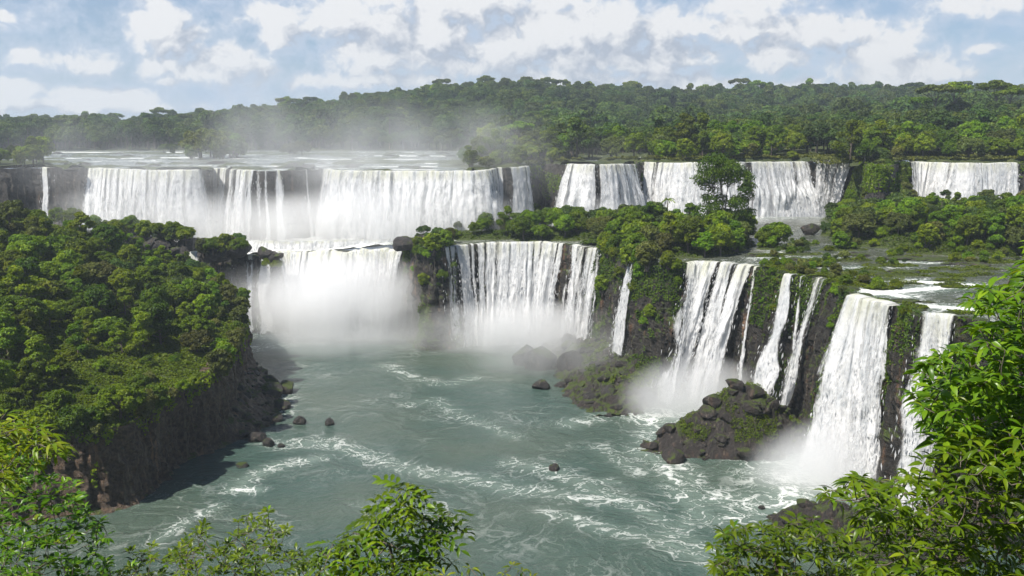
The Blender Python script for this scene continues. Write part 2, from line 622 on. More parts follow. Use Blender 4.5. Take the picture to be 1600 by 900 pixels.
# ------------------------------------------------------------------ plan of the place (metres; eye at z = 0, gorge river at z = -60)
ZW = -60.0


def spline(pts, step):
    """Catmull-Rom through pts (n,k), resampled at about `step` metres."""
    pts = np.asarray(pts, float)
    P = np.vstack([2 * pts[0] - pts[1], pts, 2 * pts[-1] - pts[-2]])
    out = []
    for i in range(1, len(P) - 2):
        n = max(2, int(np.linalg.norm((P[i + 1] - P[i])[:2]) / step))
        t = np.arange(n)[:, None] / n
        a, b, c, d = P[i - 1], P[i], P[i + 1], P[i + 2]
        out.append(0.5 * (2 * b + (c - a) * t + (2 * a - 5 * b + 4 * c - d) * t ** 2 + (3 * b - a - 3 * c + d) * t ** 3))
    out.append(P[-2][None])
    return np.vstack(out)


def from_px(lst):
    return [tuple(atz(a, b, z)) for a, b, z in lst]


LOW_PX = [(262, 396, -36), (300, 394, -35.5), (345, 397, -36), (420, 399, -36), (445, 394, -35.5), (540, 393, -35), (624, 391, -34.5), (640, 388, -33),
          (668, 392, -32), (690, 388, -31.3), (735, 382, -31), (800, 379, -30.6), (870, 380, -30.5), (935, 389, -30.3), (965, 397, -30), (1010, 412, -29.5),
          (1060, 412, -29), (1095, 409, -28.6), (1140, 412, -28.4), (1185, 418, -28.2), (1240, 430, -28), (1290, 437, -28), (1330, 459, -28), (1400, 478, -28),
          (1430, 490, -28), (1500, 496, -28)]
LOW = [(-260, 292, -36), (-190, 285, -36), (-130, 279, -36)] + from_px(LOW_PX) + [(76, 125, -28), (84, 100, -28), (96, 72, -28), (110, 50, -28), (150, 30, -28)]
LOW = spline(LOW, 0.45)
UP_PX = [(-160, 263, -10.8), (-60, 263, -10.8), (0, 263, -10.8), (60, 262, -10.8), (140, 263, -10.8), (230, 266, -10.9), (305, 266, -10.8), (330, 263, -10.7),
         (400, 267, -10.8), (470, 266, -10.7), (508, 263, -10.6), (530, 267, -10.8), (650, 268, -10.8), (750, 267, -10.5), (775, 263, -10.1), (800, 262, -9.9),
         (825, 260, -9.7), (850, 256, -9.3), (885, 257, -9.0), (940, 258, -9.0), (992, 256, -8.9), (1005, 254, -8.7), (1080, 255, -8.7), (1165, 254, -8.6),
         (1260, 253, -8.6), (1335, 253, -8.5), (1375, 262, -8.7), (1420, 254, -8.5), (1500, 255, -8.5), (1590, 255, -8.5), (1680, 255, -8.5), (1800, 256, -8.5)]
UP = spline(from_px(UP_PX), 0.8)
UPX, UPY, UPZ = UP[:, 0], UP[:, 1], UP[:, 2]
PEN = [(-330, 118, -44), (-240, 122, -44), (-150, 128, -45), (-95, 131, -45.5), (-74, 134.5, -46), (-64.5, 140, -46.5), (-62.5, 150, -46.5), (-62.0, 162, -46.5), (-58.5, 172, -45.5),
       (-60.5, 188, -45), (-64, 205, -45), (-68, 222, -45.5), (-73, 238, -47), (-84, 250, -46.5), (-110, 257, -42), (-160, 262, -36), (-240, 266, -32), (-330, 268, -30)]
PEN = spline(PEN, 0.6)


def z_terr(x, y):
    return np.interp(x, [-260, -100, -60, -25, 25, 60, 260], [-36, -36, -35, -31.4, -30.2, -28.1, -28.0])


def z_pen(x, y):
    k = np.interp(y, [135, 160, 235, 260], [0.13, 0.20, 0.27, 0.27])
    d = np.maximum(0, -62 - np.asarray(x))
    far = np.maximum(0, d - 75)
    return -46.6 + k * (d - far) + 0.10 * far + 0.02 * (np.asarray(y) - 140) + 2.2 * (fbm(np.asarray(x) * .06, np.asarray(y) * .06, 0, 5, 3) - .5)


def sdist(x, y, line):
    """distance to a polyline, and on which side (positive: outward/right of travel)"""
    x, y = np.asarray(x, float).ravel(), np.asarray(y, float).ravel()
    L = line[::9, :2]
    A, B = L[:-1], L[1:]
    best = np.full(len(x), 1e9)
    side = np.zeros(len(x))
    for i0 in range(0, len(x), 4000):
        xs, ys = x[i0:i0 + 4000, None], y[i0:i0 + 4000, None]
        ab = B - A
        t = np.clip(((xs - A[:, 0]) * ab[:, 0] + (ys - A[:, 1]) * ab[:, 1]) / ((ab ** 2).sum(1) + 1e-9), 0, 1)
        qx, qy = A[:, 0] + t * ab[:, 0], A[:, 1] + t * ab[:, 1]
        d2 = (xs - qx) ** 2 + (ys - qy) ** 2
        k = d2.argmin(1)
        r = np.arange(len(k))
        best[i0:i0 + 4000] = np.sqrt(d2[r, k])
        cr = ab[k, 0] * (ys[:, 0] - A[k, 1]) - ab[k, 1] * (xs[:, 0] - A[k, 0])
        side[i0:i0 + 4000] = np.where(cr < 0, 1, -1)
    return best * side


# islands and wooded ground on the middle shelf: (x, y, rx, ry, rise)
ISLES = [(-27, 262, 10, 13, 2.0), (-8, 283, 22, 9, 2.2), (20, 277, 20, 11, 2.8), (34, 250, 13, 20, 2.4), (44, 232, 15, 14, 2.0), (57, 237, 8, 8, 1.6),
         (110, 252, 16, 26, 3.0), (118, 245, 26, 30, 5.0), (150, 250, 40, 45, 7.0), (125, 285, 22, 18, 9.0), (-118, 287, 13, 6, 2.5), (-104, 285, 9, 5, 1.5), (-150, 288, 16, 6, 2.5),
         (58, 191, 7, 8, 1.0), (67, 229, 5, 4, 1.0), (76, 236, 5, 3, .9), (84, 226, 7, 3, .9), (62, 246, 4, 3, .9), (64, 176, 6, 8, 1.0), (-92, 276, 7, 5, 1.8), (-75, 277, 3, 3, .9),
         (84, 197, 7, 2.4, .8), (72, 205, 5, 2.0, .7), (98, 192, 8, 2.5, .8), (90, 182, 6, 2.0, .7), (76, 183, 6, 2.2, .6), (108, 203, 9, 3, .9), (70, 167, 4, 2.4, .6),
         (66, 148, 4.2, 3.0, .7), (74, 143, 5, 2.2, .6), (88, 168, 8, 1.6, .5), (118, 185, 8, 2, .7), (70, 217, 7, 2.5, .7), (62, 213, 4, 2, .7)]

_ri = np.random.default_rng(202)
for _ in range(22):
    _y = _ri.uniform(158, 214)
    _x = (_ri.uniform(1250, 1560) - 800) / F * _y
    if _x > 66:
        ISLES.append((_x, _y, _ri.uniform(2, 5.5), _ri.uniform(.8, 2.0), _ri.uniform(.6, 1.0)))


def isle_rise(x, y):
    r = np.zeros(np.broadcast(x, y).shape)
    for (cx, cy_, rx, ry, h) in ISLES:
        d = ((x - cx) / rx) ** 2 + ((y - cy_) / ry) ** 2
        d = d * (0.75 + 0.5 * vn(np.asarray(x) * .22, np.asarray(y) * .22, 0, 31))
        r = np.maximum(r, h * np.clip(1.25 - d, 0, 1) ** 0.6 * (d < 1.25))
    return r


def z_ground_terr(x, y):
    return z_terr(x, y) - 0.45 + isle_rise(x, y) + 0.5 * (fbm(np.asarray(x) * .35, np.asarray(y) * .35, 0, 77, 4) - .45)


def plat_px(x, y):
    return 800 + F * np.asarray(x) / np.asarray(y)


def hill(x, y):
    q = plat_px(x, y)
    A = np.interp(q, [-400, 0, 120, 250, 400, 500, 600, 700, 820, 950, 1050, 1200, 1400, 1600, 2000], [8, 9, 11, 14, 22, 31, 41, 50, 55, 47, 41, 42, 40, 38, 36])
    B = np.interp(q, [850, 1000, 1100, 1180, 1300, 1420, 1520, 1600, 2000], [0, 1.5, 4, 7, 9, 11, 13, 14, 16])
    r = np.asarray(y)
    return A * sstep(r, 600, 1120) + B * sstep(r, 306, 470) * (1 - 0.5 * sstep(r, 520, 640)) + 5 * (fbm(np.asarray(x) * .006, r * .006, 0, 3, 3) - .5) * sstep(r, 380, 650)


def river_up(x, y):
    """1 where the upper river runs"""
    q = plat_px(x, y)
    x = np.asarray(x)
    wob = 40 * (vn(x * .02, np.asarray(y) * .02, 0, 8) - .5)
    left = (q < 745 + wob) & (y < 640 + 1.2 * wob) & ~((q < 76) & (y < 390))
    strip = (q >= 745) & (y < np.interp(x, UPX, UPY) + np.interp(q, [745, 790, 850, 885, 1000, 1150, 1335, 1345, 1415, 1425, 1590, 1600, 2000], [5, 4, 0, 12, 9, 9, 6, -3, -3, 8, 8, 4, 4]))
    ch = (q > 880) & (q < 1010) & (y > 300) & (y < 400) & (vn(x * .12, np.asarray(y) * .08, 0, 9) > .35)
    return left | strip | ch


def z_plateau(x, y):
    z0 = np.interp(x, UPX, UPZ)
    return z0 + 0.15 + hill(x, y)


def cliff(name, line, zbot, batter, amp, mat, nv, seed, rim=3.5, rimdrop=0.06, ledge=0.6, foot=1.5, jag=0.5):
    P = line
    tg = np.gradient(P[:, :2], axis=0)
    k = np.ones(7) / 7
    tg = np.stack([np.convolve(np.pad(tg[:, i], 3, 'edge'), k, 'valid') for i in (0, 1)], 1)
    tg /= np.linalg.norm(tg, axis=1)[:, None]
    N = np.stack([tg[:, 1], -tg[:, 0]], 1)
    s = np.concatenate([[0], np.cumsum(np.linalg.norm(np.diff(P[:, :2], axis=0), axis=1))])
    t = np.concatenate([[-2, -1], np.linspace(0, 1, nv)])
    zt = P[:, 2][:, None] + jag * (vn(s * .35, 0 * s, 0, seed + 9) - .5)[:, None]
    tt = np.clip(t, 0, 1)[None, :]
    zb = zbot(P[:, 0], P[:, 1])[:, None] if callable(zbot) else zbot
    z = zt + (zb - zt) * tt
    S = s[:, None] + 0 * z
    col = (vn(S * .16, z * .03, 0, seed) - .5) * 2.4 + (np.abs(vn(S * .55 + 3, z * .05, 0, seed + 1) - .5) - .25) * 2.6
    col += (np.floor(vn(S * .8, z * .35, 0, seed + 12) * 4) / 4 - .4) * 1.2 + (fbm(S * 2.1, z * 1.6, 0, seed + 14, 2) - .5) * .6
    col += (vn(S * 1.3, z * .22, 0, seed + 2) - .5) * 0.9 + (fbm(S * .9, z * .9, 0, seed + 5, 3) - .5) * 0.8
    lg = z * .22 + 2.0 * vn(S * .05, z * .1, 0, seed + 3)
    col += 0.6 * ledge * (np.abs((lg % 1.0) - .5) * 2 - .5) * (0.5 + vn(S * .1, z * .2, 0, seed + 4))
    grow = sstep(tt, 0, 0.10)
    off = batter * tt + amp * col * (0.35 + 0.65 * grow) + foot * sstep(tt, .82, 1.0) * (0.5 + vn(S * .3, z * .3, 0, seed + 6))
    inward = np.where(t < 0, t * (rim / 2), 0)[None, :]
    off = np.where(inward < 0, inward, off)
    z = z + np.where(t[None, :] < 0, rimdrop * t[None, :] - rimdrop, 0)
    z = np.where(t[None, :] == 0, z - 0.05, z)
    V = np.stack([P[:, 0][:, None] + N[:, 0][:, None] * off, P[:, 1][:, None] + N[:, 1][:, None] * off, z], -1)
    me = mesh_from(name, V.reshape(-1, 3), grid_faces(len(P), len(t)), [mat], smooth=False)
    o = structure(obj(name, me))
    return o, V, N, s, off


def z_shelf_base(x, y):
    return z_terr(x, y) - 1.5


low_cliff, LV, LN, LS, LOFF = cliff('gorge_cliff', LOW, ZW - 1.5, 3.2, 0.95, ROCK, 74, 101)
up_cliff, UV_, UN, US, UOFF = cliff('upper_cliff', UP, z_shelf_base, 1.6, 0.7, ROCK_UP, 34, 201)
pen_cliff, PV, PN, PS, POFF = cliff('headland_cliff', PEN, ZW - 1.5, 1.0, 0.95, ROCK_PEN, 34, 301, ledge=0.4, foot=2.0)


def heightfield(name, xs, ys, zf, keep, mats, attrs=None, smooth=True):
    X, Y = np.meshgrid(xs, ys, indexing='ij')
    Z = zf(X, Y)
    f = grid_faces(len(xs), len(ys))
    V = np.stack([X, Y, Z], -1).reshape(-1, 3)
    k = keep(X.ravel(), Y.ravel()) if keep else np.ones(len(V), bool)
    f = f[k[f].all(1)]
    used = np.zeros(len(V), bool)
    used[f.ravel()] = True
    idx = np.cumsum(used) - 1
    V2 = V[used]
    at = {n: fn(V2[:, 0], V2[:, 1]) for n, fn in (attrs or {}).items()}
    return structure(obj(name, mesh_from(name, V2, idx[f], mats, smooth, attrs=at)))


# gorge river with foam lines drifting off the falls
def seg_gauss(x, y, pts, w):
    pts = np.asarray(pts)
    g = np.zeros(len(x))
    for a, b in zip(pts[:-1], pts[1:]):
        ab = b[:2] - a[:2]
        t = np.clip(((x - a[0]) * ab[0] + (y - a[1]) * ab[1]) / (ab @ ab + 1e-9), 0, 1)
        d2 = (x - a[0] - t * ab[0]) ** 2 + (y - a[1] - t * ab[1]) ** 2
        g = np.maximum(g, np.exp(-d2 / (w * w)))
    return g


FOAM = [([(372, 764), (385, 750), (430, 728), (500, 716)], 2.0, .75), ([(366, 765), (395, 766)], 1.8, 1.15), ([(430, 694), (520, 690), (600, 722), (680, 742), (740, 750), (800, 766), (850, 768), (900, 776), (960, 782)], 2.6, .62),
        ([(640, 632), (680, 625), (720, 650), (770, 668), (800, 682)], 2.2, .4), ([(1000, 705), (1040, 730), (1075, 780), (1110, 815), (1180, 806)], 3.0, .75),
        ([(1020, 650), (1010, 690), (1080, 740), (1090, 800), (1040, 850), (1110, 880)], 2.4, .65), ([(800, 722), (860, 735), (920, 762), (1000, 792), (1050, 832), (1110, 860)], 2.4, .62),
        ([(378, 548), (450, 538), (560, 530), (650, 522), (800, 528)], 4.0, .55), ([(600, 570), (650, 592), (700, 602), (740, 590)], 2.6, .4), ([(890, 662), (980, 642), (1050, 655)], 3.0, .55),
        ([(860, 800), (960, 830), (1060, 850)], 2.2, .55), ([(420, 600), (450, 622), (440, 650)], 2.0, .55), ([(240, 850), (290, 815), (340, 792)], 1.2, .6), ([(1120, 780), (1200, 790)], 5.0, .8),
        ([(860, 740), (880, 750), (960, 752)], 1.3, .55), ([(440, 700), (500, 696), (560, 706)], 2.0, .5), ([(940, 700), (1000, 740)], 2.0, .45), ([(560, 790), (640, 800), (700, 790)], 2.0, .25),
        ([(380, 520), (640, 512)], 9.0, .75), ([(690, 528), (930, 530)], 6.0, .85), ([(1020, 650), (1140, 640)], 6.0, 1.0), ([(1230, 745), (1400, 750)], 8.0, 1.15), ([(1230, 720), (1240, 790)], 6, .9)]


def foam_low(x, y):
    g = np.zeros(len(x))
    for pts, w, k in FOAM:
        g = np.maximum(g, k * seg_gauss(x, y, [atz(a, b, ZW) for a, b in pts], w))
    return g


heightfield('gorge_river', np.arange(-210, 131, 1.1), np.arange(58, 296, 1.1), lambda X, Y: ZW + 0 * X, None, [RIVER_LOW], {'foam': foam_low})

# middle shelf: ground with islands, and the river that covers the lower parts of it
terr_keep = lambda x, y: (sdist(x, y, LOW) < -1.3)
heightfield('shelf_ground', np.arange(-190, 215, 1.25), np.arange(52, 312, 1.25), z_ground_terr, terr_keep, [rock_material('shelf_rock', (0.030, 0.024, 0.020), (0.085, 0.070, 0.056), (0.13, 0.085, 0.06), moss=1.15, scale=1.2, mosslo=0.2)])

RAPID = [((1180, 402), (1330, 402)), ((1300, 418), (1420, 415)), ((1400, 437), (1520, 445)), ((1345, 452), (1410, 462)), ((1430, 476), (1510, 482)), ((1360, 458), (1480, 448)), ((1200, 375), (1215, 400)), ((1060, 408), (1180, 412)), ((1400, 408), (1500, 412))]


def foam_terr(x, y):
    g = np.zeros(len(x))
    for a, b in RAPID:
        g = np.maximum(g, (1.25 if a[1] > 430 else .9) * seg_gauss(x, y, [atz(*a, -28), atz(*b, -28)], 3.4 if a[1] > 430 else 2.2))
    lowd = -sdist(x, y, LOW)
    g = np.maximum(g, .8 * np.exp(-np.maximum(lowd, 0) / 3.0))
    upd = np.interp(x, UPX, UPY) - y
    g = np.maximum(g, 1.3 * np.exp(-(np.maximum(upd - 2, 0) / 12.0) ** 2) * (x < 150))
    g = np.maximum(g, 1.2 * sstep(x, -20, -45) * sstep(y, 250, 270))
    return g


def z_water_terr(X, Y):
    return z_terr(X, Y) + (0.22 + 1.3 * sstep(X, -20, -45)) * (fbm(X * .4, Y * .7, 0, 41, 3) - .5) + 0.9 * sstep(Y, 284, 297) * (X > -10) + 2.0 * sstep(Y, 285.5, 289) * sstep(X, -24, -34) * sstep(X, -104, -96)


heightfield('shelf_river', np.arange(-190, 215, 1.15), np.arange(52, 312, 1.15), z_water_terr, lambda x, y: (sdist(x, y, LOW) < -0.4), [RIVER_TERR], {'foam': foam_terr})


# upper plateau: fan-shaped sheet from the upper lip out past the ridge
def fan(name, a_lo, a_hi, na, nr, zf, mats, far, extra=0.0, attrs=None, keep=None):
    a = np.linspace(a_lo, a_hi, na)
    y0 = np.full(na, 300.0)
    for _ in range(12):
        y0 = np.interp(a * y0, UPX, UPY)
    y0 = y0 + 1.0 + extra
    r = np.linspace(0, 1, nr) ** 1.9
    Y = y0[:, None] + (far - y0)[:, None] * r[None, :]
    X = a[:, None] * Y
    Z = zf(X, Y)
    V = np.stack([X, Y, Z], -1).reshape(-1, 3)
    f = grid_faces(na, nr)
    at = {n: fn(V[:, 0], V[:, 1]) for n, fn in (attrs or {}).items()}
    return structure(obj(name, mesh_from(name, V, f, mats, True, attrs=at)))


def z_plat_ground(X, Y):
    rv = river_up(X, Y)
    rk = fbm(X * .045, Y * .10, 0, 61, 4)
    return z_plateau(X, Y) - np.where(rv, 0.62 - 1.5 * sstep(rk, .56, .70), -0.35 - 0.9 * vn(X * .1, Y * .1, 0, 62))


STEPS = [(16, .30), (40, .55), (75, .6), (125, .7), (190, .7), (260, .7)]


def z_up_water(X, Y):
    d = Y - np.interp(X, UPX, UPY) + 14 * (fbm(X * .03, Y * .01, 0, 66, 3) - .5)
    z = np.interp(X, UPX, UPZ) - 0.05
    for s, h in STEPS:
        z = z + h * 0.5 * sstep(d, s, s + 9.0 + 8 * vn(X * .05, Y * .02, 0, 68))
    return z


def foam_up(x, y):
    d = y - np.interp(x, UPX, UPY) + 14 * (fbm(x * .03, y * .01, 0, 66, 3) - .5)
    g = 1.1 * np.exp(-(np.maximum(d, 0) / 5.0) ** 2)
    for s, h in STEPS:
        g = np.maximum(g, 1.25 * sstep(fbm(x * .035, s + y * .03, 0, 67, 3), .40, .62) * np.exp(-((d - s - 1) / (5.0 + s * .03)) ** 2))
    return np.maximum(g, .2)


fan('plateau_ground', -0.95, 0.95, 420, 260, z_plat_ground, [SOIL], 1900.0)
fan('upper_river', -0.95, 0.35, 420, 200, z_up_water, [RIVER_UP], 720.0, extra=-0.6, attrs={'foam': foam_up})

# the headland's top
pk = lambda x, y: sdist(x, y, PEN) < -1.3
heightfield('headland_ground', np.arange(-330, -50, 1.2), np.arange(116, 272, 1.2), lambda X, Y: z_pen(X, Y), pk, [SOIL])


# near bank under the viewpoint
def z_bank(X, Y):
    d = np.maximum(0, Y - 2.0)
    z = -1.75 - 0.56 * np.minimum(d, 40) - 1.05 * np.maximum(0, d - 40)
    return np.maximum(z + 0.9 * (fbm(X * .2, Y * .2, 0, 88, 3) - .5) * sstep(d, 1, 6), -62)


heightfield('near_bank', np.arange(-140, 141, 1.6), np.arange(-30, 98, 1.6), z_bank, None, [SOIL])


# ------------------------------------------------------------------ waterfalls
LOW_Q = project(LOW)[0]
UP_Q = project(UP)[0]


MID = spline([(-104, 287, -33.6), (-92, 286.5, -33.4), (-80, 287.5, -33.2), (-66, 286, -33.0), (-52, 287.5, -32.7), (-40, 286.5, -32.3), (-28, 288, -31.6)], .8)
LINES = {'low': (LOW, LN, LS), 'up': (UP, UN, US), 'mid': (MID, np.tile([[0.05, -1.0]], (len(MID), 1)), np.concatenate([[0], np.cumsum(np.linalg.norm(np.diff(MID[:, :2], axis=0), axis=1))]))}
LINE_Q = {'low': LOW_Q, 'up': UP_Q, 'mid': project(MID)[0]}


def s_at(which, px):
    Q, S = LINE_Q[which], LINES[which][2]
    i = np.argmin(np.abs(Q - px) + (0 if which == 'up' else 0))
    return S[i]


def curtain(name, parent, which, x0, x1, zb, throw, seed, dens=1.0, gaps=(), edge=0.8, lean=0.0, fanout=0.0, layer=0.0, top=0.0, rope=0.42, brk=0.0, patchy=0.5, end=1.0, lipn=0.5):
    """A sheet of falling water from the lip between photo columns x0..x1 down to zb, thrown `throw` metres clear of the rock."""
    Lp, N, S = LINES[which]
    sa, sb = s_at(which, x0), s_at(which, x1)
    W = abs(sb - sa)
    nu = int(np.clip(W / 0.22, 8, 260))
    u = np.linspace(0, 1, nu)
    s = sa + (sb - sa) * u
    P = np.stack([np.interp(s, S, Lp[:, i]) for i in range(3)], 1)
    Nn = np.stack([np.interp(s, S, N[:, i]) for i in (0, 1)], 1)
    kk = max(3, min(41, (nu // 4) * 2 + 1))
    Nn = np.stack([np.convolve(np.pad(Nn[:, i], kk // 2, 'edge'), np.ones(kk) / kk, 'valid') for i in (0, 1)], 1)
    Nn /= np.linalg.norm(Nn, axis=1)[:, None]
    T = np.stack([-Nn[:, 1], Nn[:, 0]], 1)
    z1 = zb(P[:, 0], P[:, 1]) if callable(zb) else np.full(nu, zb)
    H = P[:, 2] - z1
    nv = int(np.clip(H.mean() / 0.45, 16, 90))
    t = np.concatenate([[-0.10, -0.05], np.linspace(0, 1, nv) ** 1.15])
    tt = np.clip(t, 0, 1)[None, :]
    U = (s - sa)[:, None] * np.sign(sb - sa)
    Zf = H[:, None] * tt
    wob = (vn(U * .12 + seed, Zf * .02, 0, seed) - .5) * 1.0
    r1 = np.abs(vn(U * .38 + wob * 2, Zf * .035, 0, seed + 1) - .5) * 2
    r2 = vn(U * 1.3 + wob * 4, Zf * .10, 0, seed + 2)
    r3 = fbm(U * 1.0, Zf * .38 - vn(U * .5, 0 * U, 0, seed + 12) * 6, 0, seed + 3, 4)
    grow = 0.25 + 0.75 * sstep(tt, 0, .5)
    rel = rope * grow * (1.5 * (1 - r1) + 0.6 * r2 + 1.7 * (r3 - .2) - 1.1)
    bk = brk * sstep(vn(U * .15, Zf * .06, 0, seed + 7), .45, .6) * sstep(tt, .3, .6)
    thr = throw * (1 + (end - 1) * u[:, None]) * (0.78 + 0.44 * vn(U * .11, 0 * U, 0, seed + 4))
    off = 0.55 + layer + thr * (0.55 * tt ** 0.62 + 0.45 * tt) + rel + bk
    off = np.where(t[None, :] < 0, t[None, :] * 22 + 0.4, off)
    z = P[:, 2][:, None] + top + lipn * (fbm(U * .22, 0 * U, 0, seed + 13, 3) - .5) - Zf + np.where(t[None, :] < -.07, -.30, np.where(t[None, :] < 0, .10, 0)) + 0.12 * sstep(tt, .06, 0)
    side = (u - 0.5)[:, None] * fanout * tt + lean * tt
    side = side + 0.25 * (vn(U * .8, Zf * .12, 0, seed + 5) - .5) * tt + 1.3 * (fbm(U * .10, Zf * .10, 0, seed + 11, 3) - .5) * sstep(tt, .02, .3)
    X = P[:, 0][:, None] + Nn[:, 0][:, None] * off + T[:, 0][:, None] * side
    Y = P[:, 1][:, None] + Nn[:, 1][:, None] * off + T[:, 1][:, None] * side
    V = np.stack([X, Y, z], -1).reshape(-1, 3)
    ew = np.minimum(U, W - U)
    ragged = 1.5 * edge * (0.35 + 2.4 * vn(U * 0 + (u > .5)[:, None] * 7, Zf * .15, 0, seed + 6))
    D = dens * sstep(ew, -0.15, ragged + 0.05)
    D = D * (1 - patchy * sstep(vn(U * .42 + wob, Zf * .018, 0, seed + 8), .56, .78))
    D = D * (1 - min(.75, patchy * 1.5) * sstep(vn(U * 1.1 + wob * 2, Zf * .03, 0, seed + 9), .70, .82) * sstep(tt, .85, .25))
    for (g0, g1, k) in gaps:
        gs0, gs1 = sorted((abs(s_at(which, g0) - sa), abs(s_at(which, g1) - sa)))
        inside = sstep(U, gs0 - .4, gs0 + .4) * sstep(U, gs1 + .4, gs1 - .4)
        D = D * (1 - k * inside * (1 - .6 * sstep(tt, .5, 1)))
    D = D * np.ones_like(z)
    uv = np.stack([(U + seed * 13.7) * np.ones_like(z), Zf + 0 * z], -1).reshape(-1, 2)
    me = mesh_from(name, V, grid_faces(nu, len(t)), [FALL], smooth=True, attrs={'dens': D.ravel(), 'drop': (tt + 0 * z).ravel()}, uv=uv)
    o = obj(name, me, parent)
    if name != 'veil' and W > 1.0:
        # torn streaks and droplets thrown clear of the sheet
        r = np.random.default_rng(seed + 77)
        n = int(min(14000, W * H.mean() * (4.2 if which == 'low' else 2.2) * min(1.2, dens)))
        G = V.reshape(nu, len(t), 3)
        iu = np.clip(r.random(n), 0, .999) * (nu - 1)
        edgy = r.random(n) < .22
        iu = np.where(edgy, np.where(r.random(n) < .5, r.random(n) ** 2 * .06, 1 - r.random(n) ** 2 * .06) * (nu - 1), iu)
        jv = 3 + r.random(n) ** .8 * (len(t) - 5)
        i0, j0 = np.clip(iu.astype(int), 0, nu - 2), np.clip(jv.astype(int), 2, len(t) - 2)
        p = G[i0, j0]
        dwn = G[i0, j0 + 1] - p
        dwn /= np.linalg.norm(dwn, axis=1)[:, None] + 1e-9
        tn = Nn[i0]
        T3 = np.stack([T[i0, 0], T[i0, 1], 0 * tn[:, 0]], 1)
        N3 = np.stack([tn[:, 0], tn[:, 1], 0 * tn[:, 0]], 1)
        fr_ = j0 / len(t)
        keep = r.random(n) < np.clip(D[i0, j0] * 1.6 + .12, 0, 1)
        p = p + N3 * (r.random((n, 1)) ** 1.6 * (.25 + .9 * fr_[:, None])) + T3 * (r.normal(size=(n, 1)) * np.where(edgy, .55, .2)[:, None] * (.3 + fr_[:, None]))
        ln = r.uniform(.35, 1.5, (n, 1)) * (.6 + .8 * fr_[:, None])
        wd = r.uniform(.025, .075, (n, 1)) * (1 + fr_[:, None])
        ax = dwn + r.normal(size=(n, 3)) * .10
        sx = T3 + N3 * r.normal(size=(n, 1)) * .7
        Vs = np.stack([p - ax * ln * .35, p + sx * wd, p + ax * ln * .65, p - sx * wd], 1)[keep]
        # splash at the plunge
        m = int(W * 50 * min(1, dens))
        k = r.integers(0, nu, m)
        q = G[k, -1] + np.stack([Nn[k, 0], Nn[k, 1], 0 * k], 1) * r.normal(size=(m, 1)) * 1.4 + np.stack([r.normal(size=m) * .6, r.normal(size=m) * .6, r.exponential(1.1, m) + .3], 1)
        a1, a2 = r.normal(size=(m, 3)), r.normal(size=(m, 3))
        a1 *= (r.uniform(.05, .2, m) / np.linalg.norm(a1, axis=1))[:, None]
        a2 *= (r.uniform(.03, .12, m) / np.linalg.norm(a2, axis=1))[:, None]
        Vs = np.concatenate([Vs, np.stack([q - a1, q + a2, q + a1, q - a2], 1)])
        nq = len(Vs)
        sm = mesh_from('spray', Vs.reshape(-1, 3), np.arange(nq * 4).reshape(-1, 4), [SPRAY], True)
        stuff(obj('spray', sm, parent))
    return o


def waterfall(label, which, sheets, group=None):
    w = thing('waterfall', (0, 0, 0), label, 'waterfall', group)
    for k, (x0, x1, zb, throw, kw) in enumerate(sheets):
        kw = dict(kw)
        nm = kw.pop('name', 'curtain')
        seed = int(abs(x0) * 7 + k * 31) % 977 + 5
        curtain(nm, w, which, x0, x1, zb, throw, seed, **kw)
        if nm == 'curtain':
            kw2 = dict(kw)
            kw2['dens'] = kw.get('dens', 1.0) * 0.52
            kw2['edge'] = kw.get('edge', .8) * 1.4
            kw2['layer'] = 0.75
            kw2['rope'] = 0.6
            curtain('veil', w, which, x0, x1, zb, throw * 1.08, seed + 401, **kw2)
    return w


ZB = ZW - 0.6
zs = lambda x, y: z_terr(x, y) - 0.6
GL, GU = 'falls dropping into the gorge', 'falls of the upper tier'
ST = dict(name='strand', patchy=0.3, edge=.6)
waterfall('thin white ribbon of water on the dark cliff behind the headland', 'up', [(58, 88, zs, 1.6, dict(dens=.34, edge=2.5)), (66, 79, zs, 2.0, dict(ST, dens=1.05))], GU)
waterfall('broad misty curtain at the headland end of the upper tier', 'up', [(138, 312, zs, 3.2, dict(dens=1.12, gaps=[(286, 292, .5)], patchy=.3)), (284, 310, zs, 3.6, dict(ST, dens=.9, lean=1.5))], GU)
waterfall('pair of narrow twisting streams beside a dark rock column', 'up', [(334, 345, zs, 2.2, dict(ST, dens=.9, lean=.8)), (346, 357, zs, 2.4, dict(ST, dens=.9, lean=-.8))], GU)
waterfall('upper fall with one wide sheet and two thin trailing ribbons', 'up', [(362, 402, zs, 3.0, dict(dens=1.02)), (400, 414, zs, 2, dict(ST, dens=.5)), (412, 422, zs, 2.4, dict(ST, dens=.9)), (428, 442, zs, 2.4, dict(ST, dens=.9))], GU)
waterfall('faint trickles over the bare bulging rock of the upper tier', 'up', [(470, 480, zs, 1.8, dict(ST, dens=.62)), (496, 508, zs, 1.8, dict(ST, dens=.45))], GU)
waterfall('widest and mistiest curtain of the upper tier, above the big shelf cascade', 'up', [(512, 764, zs, 4.2, dict(dens=1.22, patchy=.22)), (690, 762, zs, 4.6, dict(dens=.7))], GU)
waterfall('two slim streams splitting round a rock beside the widest curtain', 'up', [(762, 776, zs, 2.0, dict(ST, dens=.8)), (776, 787, zs, 2.0, dict(ST, dens=.85))], GU)
waterfall('short bright fall with brown rock and bushes on one side', 'up', [(797, 824, zs, 2.6, dict(dens=1.1, lean=-1.0))], GU)
waterfall('upper fall over three rock notches behind the hazy island trees', 'up', [(886, 993, zs, 4.0, dict(dens=1.02, gaps=[(931, 937, .8), (958, 962, .5)], fanout=3, patchy=.4, brk=1.2))], GU)
